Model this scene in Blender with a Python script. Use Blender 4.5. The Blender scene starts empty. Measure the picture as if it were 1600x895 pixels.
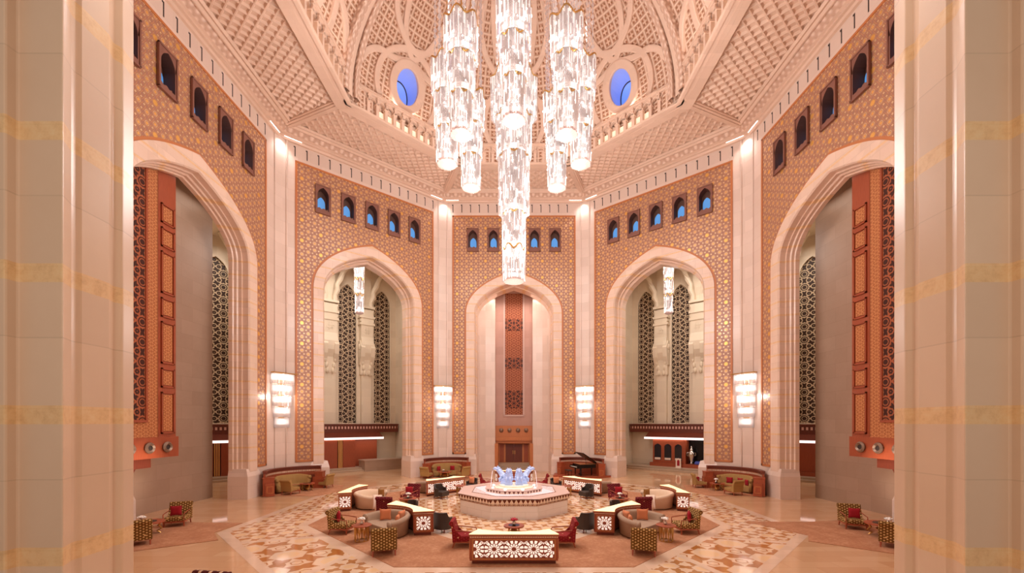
import bpy, bmesh, math, random
from mathutils import Vector, Matrix
random.seed(7)
C = bpy.context.scene.collection
S = bpy.context.scene
PI = math.pi
R = math.radians

# ---------------------------------------------------------------- camera, world, exposure
cam_d = bpy.data.cameras.new('camera')
cam = bpy.data.objects.new('camera', cam_d)
C.objects.link(cam)
cam.location = (0, 0, 4.6)
cam.rotation_euler = (PI/2, 0, 0)
cam_d.sensor_fit = 'HORIZONTAL'
cam_d.sensor_width = 36
cam_d.lens = 650/1600*36
cam_d.shift_x = -3/1600
cam_d.shift_y = (660-447.5)/1600
cam_d.clip_end = 300
S.camera = cam
S.view_settings.view_transform = 'Standard'
S.view_settings.look = 'None'
S.view_settings.gamma = 1
S.view_settings.use_curve_mapping = False
S.view_settings.exposure = -0.2
S.cycles.use_denoising = True
S.cycles.max_bounces = 7
S.cycles.diffuse_bounces = 4
S.cycles.glossy_bounces = 3
S.cycles.transmission_bounces = 4
S.cycles.transparent_max_bounces = 12
S.cycles.caustics_reflective = False
S.cycles.caustics_refractive = False
S.cycles.sample_clamp_indirect = 4

def lin(r, g, b):
    f = lambda c: (c/255/12.92) if c/255 <= .04045 else ((c/255+.055)/1.055)**2.4
    return (f(r), f(g), f(b), 1)

W = bpy.data.worlds.new('world')
S.world = W
W.use_nodes = True
W.node_tree.nodes['Background'].inputs[0].default_value = (1.0, .86, .76, 1)
W.node_tree.nodes['Background'].inputs[1].default_value = 0.36

WARM = (1.0, .90, .83)
PINK = (1.0, .935, .905)
def light(name, kind, loc, energy, color=WARM, size=1.0, size_y=None, rot=(0, 0, 0), **kw):
    d = bpy.data.lights.new(name, kind)
    d.energy = energy
    d.color = color
    if kind == 'AREA':
        d.size = size
        if size_y:
            d.shape = 'RECTANGLE'; d.size_y = size_y
    elif kind in ('POINT', 'SPOT'):
        d.shadow_soft_size = size
    for k, v in kw.items():
        setattr(d, k, v)
    o = bpy.data.objects.new(name, d)
    C.objects.link(o)
    o.location = loc; o.rotation_euler = rot
    return o

YC = 21.15            # centre of the hall
YF = 22.4             # centre of the floor pattern and fountain
# octagon corners: wall line (OUT) and balustrade line (IN), from back-right clockwise
OUT = [(6.25, 36.91), (16.09, 28.43), (16.09, 13.87), (6.25, 5.39), (-6.25, 5.39), (-16.09, 13.87), (-16.09, 28.43), (-6.25, 36.91)]
INN = [(4.2, 32.0), (10.3, 25.9), (10.3, 16.4), (4.2, 10.3), (-4.2, 10.3), (-10.3, 16.4), (-10.3, 25.9), (-4.2, 32.0)]
def ring(t):
    return [(a[0]+(b[0]-a[0])*t, a[1]+(b[1]-a[1])*t) for a, b in zip(INN, OUT)]

# hall lighting: chandelier light, cove light below the dome, corner lamps on the cornice, gallery lamps
CH_RING = [(3.4*math.sin(R(k*45)), YC+3.05*-math.cos(R(k*45))) for k in range(8)]
for k, (x, y) in enumerate(CH_RING):
    light('chandelier_light', 'POINT', (x, y, 14.6), 500, PINK, .45)
    light('chandelier_light', 'POINT', (x*2.0, YC+(y-YC)*2.1, 20.2), 370, PINK, .5)  # added unseen fill, set out from the ring to stand for chandelier glow
light('chandelier_light', 'POINT', (0, YC, 8.6), 1000, PINK, .45)
light('chandelier_light', 'POINT', (0, YC, 25.0), 700, PINK, .6)
for k in range(8):
    a, b = ring(.06)[k], ring(.06)[(k+1) % 8]
    mx, my = (a[0]+b[0])/2, (a[1]+b[1])/2
    L = math.hypot(a[0]-b[0], a[1]-b[1])
    light('cove_light', 'AREA', (mx*.985, YC+(my-YC)*.985, 25.95), 115, WARM, L*.8, .3,
          rot=(PI-R(0), 0, math.atan2(b[1]-a[1], b[0]-a[0])))
for k in (0, 1, 6, 7):
    x, y = ring(.93)[k]
    light('cornice_light', 'SPOT', (x, y, 23.9), 260, (1, .90, .90), .3, spot_size=R(110), spot_blend=.7)
for sx in (-1, 1):
    light('gallery_light', 'AREA', (sx*2.6, -1.2, 9.5), 235, (1, .85, .72), 2.4, 2.4, rot=(R(38), 0, R(-22*sx)))
    light('jamb_light', 'SPOT', (sx*4.3, 5.6, 12.5), 420, (1, .86, .78), .1, rot=(0, R(-6*sx), 0), spot_size=R(40), spot_blend=.6)
    # bays behind the side arches and reception halls behind the diagonal arches
    light('bay_light', 'AREA', (sx*17.3, 23.6, 17.6), 45, (1, .86, .74), 1.6, 3.5)
    light('screen_light', 'SPOT', (sx*14.6, 19.0, 2.2), 480, (1, .82, .68), .25,
          rot=(R(110)-PI/2+R(70), 0, R(sx*-90)), spot_size=R(75), spot_blend=.8)
    light('hall_light', 'AREA', (sx*14.0, 35.8, 19.4), 800, (1, .92, .84), 5, 4)
    light('hall_light', 'AREA', (sx*21.3, 31.2, 19.2), 420, (1, .92, .84), 4, 4)
light('alcove_light', 'AREA', (0, 38.6, 16.4), 260, (1, .80, .70), 4.5, .8)

# ---------------------------------------------------------------- materials
def nt(name):
    m = bpy.data.materials.new(name)
    m.use_nodes = True
    n = m.node_tree
    return m, n, n.nodes['Principled BSDF']
class G:
    """tiny expression helper over a node tree"""
    def __init__(s, tree):
        s.t = tree
    def node(s, kind, **kw):
        n = s.t.nodes.new(kind)
        for k, v in kw.items():
            setattr(n, k, v)
        return n
    def link(s, a, b):
        s.t.links.new(a, b)
    def setin(s, sock, v):
        if hasattr(v, 'is_output') or isinstance(v, bpy.types.NodeSocket):
            s.link(v, sock)
        else:
            sock.default_value = v
    def m(s, op, a, b=0.0, c=0.0):
        n = s.node('ShaderNodeMath', operation=op)
        s.setin(n.inputs[0], a); s.setin(n.inputs[1], b); s.setin(n.inputs[2], c)
        return n.outputs[0]
    def mix(s, f, a, b):
        n = s.node('ShaderNodeMix', data_type='RGBA')
        s.setin(n.inputs[0], f); s.setin(n.inputs[6], a); s.setin(n.inputs[7], b)
        return n.outputs[2]
    def uv(s, scale=(1, 1), rot=0, off=(0, 0)):
        tc = s.node('ShaderNodeTexCoord')
        mp = s.node('ShaderNodeMapping')
        s.link(tc.outputs['UV'], mp.inputs[0])
        mp.inputs['Scale'].default_value = (scale[0], scale[1], 1)
        mp.inputs['Rotation'].default_value = (0, 0, rot)
        mp.inputs['Location'].default_value = (off[0], off[1], 0)
        sp = s.node('ShaderNodeSeparateXYZ')
        s.link(mp.outputs[0], sp.inputs[0])
        return sp.outputs[0], sp.outputs[1], mp.outputs[0]
    def obj(s, scale=1.0):
        tc = s.node('ShaderNodeTexCoord')
        mp = s.node('ShaderNodeMapping')
        s.link(tc.outputs['Object'], mp.inputs[0])
        mp.inputs['Scale'].default_value = (scale, scale, scale)
        return mp.outputs[0]
    def objz(s):
        tc = s.node('ShaderNodeTexCoord')
        sp = s.node('ShaderNodeSeparateXYZ')
        s.link(tc.outputs['Object'], sp.inputs[0])
        return sp.outputs[2]
    def noise(s, vec, scale, detail=3, rough=.55):
        n = s.node('ShaderNodeTexNoise')
        s.link(vec, n.inputs['Vector'])
        n.inputs['Scale'].default_value = scale
        n.inputs['Detail'].default_value = detail
        n.inputs['Roughness'].default_value = rough
        return n.outputs['Fac']
    def ramp(s, f, stops):
        n = s.node('ShaderNodeValToRGB')
        e = n.color_ramp.elements
        while len(e) < len(stops):
            e.new(.5)
        for k, (p, c) in enumerate(stops):
            e[k].position = p; e[k].color = c
        s.setin(n.inputs[0], f)
        return n.outputs[0]
    def step(s, v, lo, hi):
        n = s.node('ShaderNodeMapRange')
        n.clamp = True
        s.setin(n.inputs[0], v)
        n.inputs[1].default_value = lo; n.inputs[2].default_value = hi
        return n.outputs[0]
    def band(s, v, c, w, soft=.3):
        d = s.m('ABSOLUTE', s.m('SUBTRACT', v, c))
        return s.step(d, w*(1+soft), w*(1-soft))
    def hexwave(s, x, y, period, rot=0.0, n=3, tri=True):
        """sum of n plane waves: a lattice of stars"""
        out = None
        for k in range(n):
            a = rot + k*PI/n
            d = s.m('ADD', s.m('MULTIPLY', x, math.cos(a)), s.m('MULTIPLY', y, math.sin(a)))
            c = s.m('SUBTRACT', s.m('MULTIPLY', s.m('PINGPONG', s.m('ADD', s.m('DIVIDE', d, period), .5), .5), 4), 1) if tri else s.m('COSINE', s.m('MULTIPLY', d, 2*PI/period))
            out = c if out is None else s.m('ADD', out, c)
        return out
    def bump(s, bsdf, h, dist=.02, strength=1.0):
        b = s.node('ShaderNodeBump')
        b.inputs['Distance'].default_value = dist
        b.inputs['Strength'].default_value = strength
        s.setin(b.inputs['Height'], h)
        s.link(b.outputs[0], bsdf.inputs['Normal'])

def plain(name, col, rough=.5, metal=0.0, spec=.5, emit=None, estr=0.0, coat=0.0):
    m, t, b = nt(name)
    b.inputs['Base Color'].default_value = col
    b.inputs['Roughness'].default_value = rough
    b.inputs['Metallic'].default_value = metal
    b.inputs['Specular IOR Level'].default_value = spec
    b.inputs['Coat Weight'].default_value = coat
    if emit:
        b.inputs['Emission Color'].default_value = emit
        b.inputs['Emission Strength'].default_value = estr
    return m

M = {}
def stone(name, c1, c2, joint=.5, slab=(1.5, .8), rough=.28, bands=False, bumpy=.004):
    m, t, b = nt(name)
    g = G(t)
    x, y, v = g.uv()
    ov = g.obj()
    n1 = g.noise(ov, .9, 4)
    n2 = g.noise(ov, 6, 5, .65)
    col = g.mix(g.m('ADD', g.m('MULTIPLY', n1, .7), g.m('MULTIPLY', n2, .3)), c1, c2)
    br = g.node('ShaderNodeTexBrick')
    g.link(v, br.inputs['Vector'])
    br.inputs['Color1'].default_value = (1, 1, 1, 1)
    br.inputs['Color2'].default_value = (.90, .885, .87, 1)
    br.inputs['Mortar'].default_value = (1-.35*joint, 1-.38*joint, 1-.42*joint, 1)
    br.inputs['Scale'].default_value = 1
    br.inputs['Mortar Size'].default_value = .008
    br.inputs['Brick Width'].default_value = slab[0]
    br.inputs['Row Height'].default_value = slab[1]
    mul = g.node('ShaderNodeMix', data_type='RGBA', blend_type='MULTIPLY')
    mul.inputs[0].default_value = 1
    g.link(col, mul.inputs[6]); g.link(br.outputs['Color'], mul.inputs[7])
    out = mul.outputs[2]
    if bands:
        per = bands
        z = g.objz()
        f = g.m('FRACT', g.m('DIVIDE', g.m('SUBTRACT', z, 4.686-per/2), per))
        bd = g.band(f, .5, .066, .04)
        veins = g.noise(ov, 9, 6, .7)
        yel = g.ramp(veins, [(.3, lin(206, 160, 104)), (.5, lin(228, 186, 128)), (.7, lin(232, 200, 150))])
        out = g.mix(g.m('MULTIPLY', bd, .7), out, yel)
    g.link(out, b.inputs['Base Color'])
    b.inputs['Roughness'].default_value = rough
    b.inputs['Specular IOR Level'].default_value = .5
    return m
M['marble'] = stone('wall_marble', lin(222, 198, 182), lin(234, 214, 202), .5)
M['marble_band'] = stone('arch_marble', lin(226, 196, 174), lin(236, 210, 194), .6, (1.0, .55), bands=.8)
M['pillar_marble'] = stone('pillar_marble', lin(212, 180, 152), lin(224, 196, 170), .5, (3.0, 1.585/2), rough=.30, bands=1.585)
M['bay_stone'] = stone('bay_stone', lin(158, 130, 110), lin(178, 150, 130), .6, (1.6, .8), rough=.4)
M['plaster'] = stone('pink_plaster', lin(222, 190, 168), lin(228, 200, 180), 0, rough=.6)
M['cream'] = stone('cream_plaster', lin(232, 214, 188), lin(238, 222, 200), 0, rough=.6)
M['white_marble'] = stone('white_marble', lin(243, 238, 238), lin(246, 243, 243), .5, (1.1, .36), rough=.2)

def floor_mat():
    m, t, b = nt('floor_marble'); g = G(t)
    x, y, v = g.uv()
    ov = g.obj()
    n1 = g.noise(ov, .5, 4)
    br = g.node('ShaderNodeTexBrick')
    g.link(v, br.inputs['Vector'])
    br.inputs['Color1'].default_value = lin(214, 170, 130)
    br.inputs['Color2'].default_value = lin(226, 188, 150)
    br.inputs['Mortar'].default_value = lin(196, 150, 112)
    br.inputs['Scale'].default_value = 1
    br.inputs['Mortar Size'].default_value = .006
    br.inputs['Brick Width'].default_value = 1.6
    br.inputs['Row Height'].default_value = .55
    col = g.mix(g.m('MULTIPLY', n1, .45), br.outputs['Color'], lin(202, 152, 112))
    g.link(col, b.inputs['Base Color'])
    b.inputs['Roughness'].default_value = .055
    b.inputs['Specular IOR Level'].default_value = .65
    return m
M['floor'] = floor_mat()

def inlay_mat(name, period, base1, base2, dark, dark2, big=False):
    m, t, b = nt(name); g = G(t)
    x, y, v = g.uv()
    nz = g.noise(g.obj(), 2.2, 4)
    s = g.hexwave(x, y, period, .2)
    s2 = g.hexwave(x, y, period/math.sqrt(3), .2+PI/6)
    f = g.m('ADD', s, s2)
    k = g.step(f, -.62, -.72)
    if big:
        k = g.m('MAXIMUM', k, g.m('MULTIPLY', g.step(s2, .1, .2), g.band(f, .55, .2, .1)))
    pale = g.mix(nz, base1, base2)
    st = g.mix(g.m('MULTIPLY', g.step(f, 1.5, 1.7), .7), pale, lin(238, 198, 148))
    col = g.mix(k, st, g.mix(nz, dark, dark2))
    g.link(col, b.inputs['Base Color'])
    b.inputs['Roughness'].default_value = .06
    b.inputs['Specular IOR Level'].default_value = .6
    return m
M['inlay'] = inlay_mat('inlay_marble', .84, lin(228, 196, 166), lin(236, 208, 180), lin(176, 112, 58), lin(192, 134, 80))
M['inlay_big'] = inlay_mat('inlay_marble_large', 1.6, lin(230, 198, 168), lin(238, 208, 176), lin(172, 104, 48), lin(190, 126, 66), True)
M['strip'] = stone('border_marble', lin(230, 198, 172), lin(236, 208, 184), .3, (1.2, .5), rough=.12)

def tile_mat():
    m, t, b = nt('gold_mosaic'); g = G(t)
    x, y, v = g.uv()
    P = .42
    s = g.hexwave(x, y, P, 0)
    s2 = g.hexwave(x, y, P/math.sqrt(3), PI/6)
    f = g.m('ADD', s, s2)
    w = g.m('ADD', g.hexwave(x, y, P*3, 0), g.hexwave(x, y, P*math.sqrt(3), PI/6))
    col = g.mix(g.step(f, -.6, -.9), lin(196, 142, 100), lin(160, 112, 96))
    col = g.mix(g.band(f, .15, .32), col, lin(124, 72, 46))
    line = g.band(f, 1.1, .55)
    col = g.mix(line, col, lin(240, 214, 180))
    gold = g.m('MAXIMUM', g.step(f, 3.2, 3.5), g.step(w, 3.9, 4.1))
    c3 = g.mix(gold, col, lin(236, 184, 100))
    g.link(c3, b.inputs['Base Color'])
    shiny = g.m('MAXIMUM', gold, line)
    g.link(g.m('MULTIPLY', shiny, .55), b.inputs['Metallic'])
    b.inputs['Roughness'].default_value = .34
    g.bump(b, shiny, .015, .7)
    return m
M['mosaic'] = tile_mat()
M['border'] = plain('terracotta_border', lin(190, 116, 66), .45)

def lattice_mat(name, light_c, dark_c, period, rough=.5, thr=.42, emit=None):
    m, t, b = nt(name); g = G(t)
    x, y, v = g.uv()
    s = g.hexwave(x, y, period, 0)
    s2 = g.hexwave(x, y, period/math.sqrt(3), PI/6)
    f = g.m('ADD', s, s2)
    a = g.m('MAXIMUM', g.band(f, -.4, thr, .15), g.band(f, 2.2, thr*1.3, .15))
    col = g.mix(a, dark_c, light_c)
    g.link(col, b.inputs['Base Color'])
    b.inputs['Roughness'].default_value = rough
    b.inputs['Specular IOR Level'].default_value = .3
    g.bump(b, a, .03, .8)
    return m
M['lattice_cream'] = lattice_mat('cream_lattice', lin(214, 190, 158), lin(62, 40, 30), .95)
M['lattice_wood'] = lattice_mat('wood_lattice', lin(168, 92, 58), lin(62, 28, 20), .8, thr=.5)
M['carved_wood'] = lattice_mat('carved_wood', lin(214, 148, 96), lin(172, 98, 58), .30, thr=.5)
M['lattice_back'] = lattice_mat('orange_lattice', lin(206, 128, 86), lin(122, 54, 30), .42, thr=.45)

def wood_mat(name, c1, c2, rough=.4):
    m, t, b = nt(name); g = G(t)
    x, y, v = g.uv((9, 1))
    n = g.noise(v, 2.2, 5, .6)
    g.link(g.mix(n, c1, c2), b.inputs['Base Color'])
    b.inputs['Roughness'].default_value = rough
    return m
M['wood'] = wood_mat('red_wood', lin(140, 62, 36), lin(176, 88, 54))
M['wood_dark'] = wood_mat('dark_wood', lin(92, 38, 24), lin(126, 56, 36))
M['wood_orange'] = wood_mat('orange_wood', lin(178, 104, 58), lin(204, 130, 78))
M['wood_frame'] = wood_mat('window_wood', lin(120, 76, 62), lin(142, 94, 78), .6)
M['wood_niche'] = plain('niche_brown', lin(92, 58, 46), .7)
M['mauve'] = stone('mauve_plaster', lin(190, 146, 130), lin(200, 158, 142), 0, rough=.5)
M['mauve_light'] = plain('mauve_frame', lin(206, 174, 162), .5)
M['bronze'] = plain('pot_metal', lin(150, 128, 112), .4, .6)
M['brass'] = plain('brass', lin(206, 160, 92), .3, .9)
M['black_lacquer'] = plain('black_lacquer', lin(14, 10, 10), .25, spec=.35)
M['dark_leather'] = plain('dark_leather', lin(58, 46, 40), .45)
M['carpet'] = None
def carpet_mat():
    m, t, b = nt('brown_carpet'); g = G(t)
    ov = g.obj()
    n1 = g.noise(ov, 1.6, 4); n2 = g.noise(ov, 9, 4, .7)
    f = g.m('ADD', g.m('MULTIPLY', n1, .45), g.m('MULTIPLY', n2, .55))
    g.link(g.ramp(f, [(.3, lin(162, 110, 80)), (.52, lin(182, 130, 98)), (.7, lin(206, 160, 126))]), b.inputs['Base Color'])
    b.inputs['Roughness'].default_value = .95
    b.inputs['Specular IOR Level'].default_value = .1
    return m
M['carpet'] = carpet_mat()
def fabric_pattern(name, base, spot, ring_c, period=.09):
    m, t, b = nt(name); g = G(t)
    x, y, v = g.uv()
    s = g.hexwave(x, y, period, 0)
    w = g.hexwave(x, y, period*4.2, PI/6)
    k = g.step(s, .55, .9)
    col = g.mix(k, base, spot)
    col = g.mix(g.step(w, 2.35, 2.5), col, ring_c)
    g.link(col, b.inputs['Base Color'])
    b.inputs['Roughness'].default_value = .85
    b.inputs['Specular IOR Level'].default_value = .2
    return m
M['olive_pattern'] = fabric_pattern('olive_pattern_fabric', lin(112, 76, 36), lin(214, 178, 116), lin(226, 190, 130))
M['olive'] = fabric_pattern('olive_fabric', lin(160, 124, 74), lin(186, 150, 96), lin(170, 134, 82), .05)
M['red_pattern'] = fabric_pattern('red_pattern_fabric', lin(132, 30, 34), lin(160, 50, 48), lin(222, 176, 130))
M['maroon_pattern'] = fabric_pattern('maroon_pattern_fabric', lin(96, 24, 34), lin(150, 66, 62), lin(214, 168, 120))
M['dark_pattern'] = fabric_pattern('dark_red_pattern_fabric', lin(84, 30, 30), lin(222, 190, 160), lin(222, 190, 160), .14)
M['grey_fabric'] = plain('taupe_fabric', lin(172, 146, 124), .9, spec=.2)
M['cream_fabric'] = plain('cream_fabric', lin(226, 200, 174), .9, spec=.2)
M['pale_cloth'] = plain('pale_throw', lin(238, 216, 200), .95, spec=.1)
M['peach'] = plain('peach_cloth', lin(216, 138, 98), .85, spec=.2)
M['olive_cushion'] = plain('olive_cushion', lin(146, 104, 58), .85, spec=.2)
M['crimson'] = plain('crimson_cloth', lin(158, 32, 44), .8, spec=.2)
M['white_flower'] = plain('white_petals', lin(250, 244, 238), .7)
M['pink_flower'] = plain('pink_petals', lin(196, 52, 70), .7)
M['leaf'] = plain('leaf_green', lin(70, 78, 40), .6)
M['lit_top'] = plain('lit_onyx', lin(255, 236, 190), .3, emit=lin(255, 232, 176), estr=.95)
M['lit_strip'] = plain('lit_strip', lin(255, 240, 236), .4, emit=lin(255, 226, 222), estr=1.5)
M['niche_glow'] = plain('niche_glow', lin(255, 236, 210), .4, emit=lin(255, 226, 200), estr=.62)
M['blue_pane'] = plain('blue_pane', lin(60, 120, 190), .2, emit=lin(96, 158, 214), estr=.75)
M['lamp'] = plain('lamp_glow', (1, 1, 1, 1), .4, emit=(1, .92, .88, 1), estr=6)
M['black'] = plain('dark_slot', lin(60, 44, 38), .8)
M['dark_glass'] = plain('dark_glass', lin(40, 38, 44), .08, spec=.8)
M['silver'] = plain('silver', lin(214, 206, 196), .22, .95)
M['blue_cloth'] = plain('blue_object', lin(74, 96, 190), .5)
M['grey_step'] = stone('grey_step', lin(176, 150, 126), lin(190, 164, 140), .5, (1.6, .3), rough=.35)

def sky_pane():
    m, t, b = nt('oculus_sky'); g = G(t)
    n = g.noise(g.obj(.25), 1.5, 2)
    col = g.mix(n, lin(84, 140, 222), lin(150, 160, 224))
    g.link(col, b.inputs['Base Color']); g.link(col, b.inputs['Emission Color'])
    b.inputs['Emission Strength'].default_value = .85
    return m
M['sky'] = sky_pane()
M['funnel'] = plain('blue_lit_funnel', lin(150, 164, 220), .4, emit=lin(120, 144, 220), estr=.45)  # sky light on the funnel wall, put into its colour and glow

def dome_mat(name, ax, cell):
    m, t, b = nt(name); g = G(t)
    x, y, v = g.uv((1/cell, 1/cell), ax)
    fx = g.m('ABSOLUTE', g.m('SUBTRACT', g.m('FRACT', x), .5))
    fy = g.m('ABSOLUTE', g.m('SUBTRACT', g.m('FRACT', y), .5))
    edge = g.m('MAXIMUM', fx, fy)
    r = g.m('SQRT', g.m('ADD', g.m('MULTIPLY', fx, fx), g.m('MULTIPLY', fy, fy)))
    dx = g.m('SUBTRACT', fx, .2); dy = g.m('SUBTRACT', fy, .2)
    rr = g.m('SQRT', g.m('ADD', g.m('MULTIPLY', dx, dx), g.m('MULTIPLY', dy, dy)))
    hole = g.m('MAXIMUM', g.step(rr, .135, .10), g.m('MULTIPLY', g.step(edge, .40, .36), g.m('MULTIPLY', g.step(r, .26, .3), .6)))
    line = g.step(edge, .40, .44)
    hgt = g.m('SUBTRACT', g.m('ADD', line, g.step(r, .14, .1)), hole)
    col = g.mix(hole, lin(226, 192, 168), lin(160, 110, 80))
    col = g.mix(line, col, lin(230, 200, 178))
    g.link(col, b.inputs['Base Color'])
    b.inputs['Roughness'].default_value = .6
    b.inputs['Specular IOR Level'].default_value = .25
    g.bump(b, hgt, .05, .7)
    return m
M['dome'] = dome_mat('pierced_plaster', 0, .56)

def carved_mat():
    m, t, b = nt('carved_plaster'); g = G(t)
    x, y, v = g.uv()
    s = g.hexwave(x, y, .34, 0, 3, False)
    g.link(g.mix(g.step(s, -1, 1.6), lin(200, 164, 142), lin(232, 206, 188)), b.inputs['Base Color'])
    b.inputs['Roughness'].default_value = .6
    g.bump(b, s, .03, .5)
    return m
M['carved'] = carved_mat()

def crystal_mat():
    m, t, b = nt('crystal'); g = G(t)
    for n in list(t.nodes):
        if n.type != 'OUTPUT_MATERIAL':
            t.nodes.remove(n)
    out = [n for n in t.nodes if n.type == 'OUTPUT_MATERIAL'][0]
    tr = g.node('ShaderNodeBsdfTransparent'); tr.inputs[0].default_value = (1, .97, .96, 1)
    tl = g.node('ShaderNodeBsdfTranslucent'); tl.inputs[0].default_value = (.95, .88, .86, 1)
    gl = g.node('ShaderNodeBsdfGlossy'); gl.inputs[0].default_value = (1, .97, .96, 1); gl.inputs['Roughness'].default_value = .12
    m1 = g.node('ShaderNodeMixShader'); m1.inputs[0].default_value = .42
    g.link(tl.outputs[0], m1.inputs[1]); g.link(gl.outputs[0], m1.inputs[2])
    m2 = g.node('ShaderNodeMixShader'); m2.inputs[0].default_value = .78
    g.link(tr.outputs[0], m2.inputs[1]); g.link(m1.outputs[0], m2.inputs[2])
    em = g.node('ShaderNodeEmission'); em.inputs[0].default_value = (1, .86, .83, 1); em.inputs[1].default_value = .05
    ad = g.node('ShaderNodeAddShader'); g.link(m2.outputs[0], ad.inputs[0]); g.link(em.outputs[0], ad.inputs[1])
    g.link(ad.outputs[0], out.inputs[0])
    return m
M['crystal'] = crystal_mat()
def glow_mat(name, col, e):
    m, t, b = nt(name); g = G(t)
    tc = g.node('ShaderNodeTexCoord'); mp = g.node('ShaderNodeMapping')
    g.link(tc.outputs['Object'], mp.inputs[0]); mp.inputs['Scale'].default_value = (22, 22, 2.2)
    n = g.noise(mp.outputs[0], 1.0, 4, .7)
    f = g.step(n, .40, .66)
    b.inputs['Base Color'].default_value = (.9, .84, .82, 1)
    b.inputs['Emission Color'].default_value = col
    g.link(g.m('ADD', g.m('MULTIPLY', f, e), e*.18), b.inputs['Emission Strength'])
    b.inputs['Roughness'].default_value = .2
    return m
M['crystal_core'] = glow_mat('lit_crystal_core', (1, .84, .81, 1), .50)
M['crystal_lit'] = plain('lit_crystal', (.95, .9, .88, 1), .15, emit=(1, .90, .87, 1), estr=.50)
M['light_band'] = plain('lit_crystal_band', (1, .95, .93, 1), .3, emit=(1, .93, .90, 1), estr=.8)
M['bulb'] = plain('bulb', (1, 1, 1, 1), .3, emit=(1, .95, .92, 1), estr=6)
M['crystal_disc'] = plain('crystal_disc', lin(206, 170, 160), .25, emit=(1, .82, .78, 1), estr=.12)

def ice_mat():
    m, t, b = nt('blue_glass'); g = G(t)
    b.inputs['Base Color'].default_value = lin(206, 220, 250)
    b.inputs['Roughness'].default_value = .12
    b.inputs['Transmission Weight'].default_value = .2
    b.inputs['IOR'].default_value = 1.3
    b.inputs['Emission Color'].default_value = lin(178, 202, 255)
    b.inputs['Emission Strength'].default_value = .20  # faint glow put into the glass to make up for weak lighting
    return m
M['ice'] = ice_mat()
M['water'] = plain('lit_water', lin(240, 236, 244), .05, spec=.8, emit=lin(255, 240, 250), estr=.8)
M['ice_disc'] = plain('frosted_glass', lin(238, 228, 206), .2, emit=lin(255, 238, 214), estr=.25)

def zigzag_mat():
    m, t, b = nt('zigzag_tile'); g = G(t)
    x, y, v = g.uv()
    tri = g.m('PINGPONG', g.m('MULTIPLY', x, 1/.22), .5)
    yy = g.m('MULTIPLY', y, 1/.2)
    fy = g.m('MULTIPLY', g.m('FRACT', g.m('ADD', yy, .2)), .5)
    k = g.step(g.m('SUBTRACT', fy, tri), .02, .05)
    g.link(g.mix(k, lin(244, 226, 206), lin(108, 44, 26)), b.inputs['Base Color'])
    b.inputs['Roughness'].default_value = .25
    return m
M['zigzag'] = zigzag_mat()
def bead_mat(c1, c2, per, name):
    m, t, b = nt(name); g = G(t)
    x, y, v = g.uv()
    f = g.m('ABSOLUTE', g.m('SUBTRACT', g.m('FRACT', g.m('DIVIDE', x, per)), .5))
    g.link(g.mix(g.step(f, .28, .22), c1, c2), b.inputs['Base Color'])
    b.inputs['Roughness'].default_value = .35
    return m
M['beads'] = bead_mat(lin(150, 84, 56), lin(244, 214, 186), .055, 'inlay_beads')
M['checks'] = bead_mat(lin(96, 48, 34), lin(214, 170, 140), .09, 'dark_checks')
M['studs'] = bead_mat(lin(120, 60, 40), lin(226, 168, 90), .14, 'gold_studs')
M['fret'] = bead_mat(lin(104, 44, 30), lin(226, 178, 160), .3, 'fretwork')

def rosette_mat():
    m, t, b = nt('lit_rosette_lattice'); g = G(t)
    x, y, v = g.uv((1/.64, 1/.56), 0, (.5, .5))
    def ros(ox):
        cx = g.m('SUBTRACT', g.m('FRACT', g.m('ADD', x, ox)), .5)
        cy = g.m('SUBTRACT', g.m('FRACT', g.m('ADD', y, ox)), .5)
        r = g.m('SQRT', g.m('ADD', g.m('MULTIPLY', cx, cx), g.m('MULTIPLY', cy, cy)))
        a = g.m('ARCTAN2', cy, cx)
        return r, a
    r, a = ros(0)
    c12 = g.m('COSINE', g.m('MULTIPLY', a, 12))
    r2, a2 = ros(.5)
    d12 = g.m('COSINE', g.m('MULTIPLY', a2, 12))
    inner = g.m('MULTIPLY', g.m('MULTIPLY', g.step(r, .115, .13), g.step(r, .30, .28)), g.step(c12, -.55, -.3))
    outer = g.m('MULTIPLY', g.m('MULTIPLY', g.step(r, .31, .33), g.step(r, .50, .48)), g.step(c12, .45, .15))
    corner = g.m('MULTIPLY', g.m('MULTIPLY', g.step(r2, .10, .12), g.step(r2, .22, .20)), g.step(d12, -.4, -.1))
    k = g.m('MAXIMUM', g.m('MAXIMUM', inner, g.m('MULTIPLY', outer, g.step(r2, .22, .24))), corner)
    col = g.mix(k, lin(150, 70, 50), lin(255, 244, 232))
    g.link(col, b.inputs['Base Color'])
    b.inputs['Emission Color'].default_value = lin(255, 240, 226)
    g.link(g.m('MULTIPLY', k, .8), b.inputs['Emission Strength'])
    b.inputs['Roughness'].default_value = .4
    return m
M['rosette'] = rosette_mat()

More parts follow.
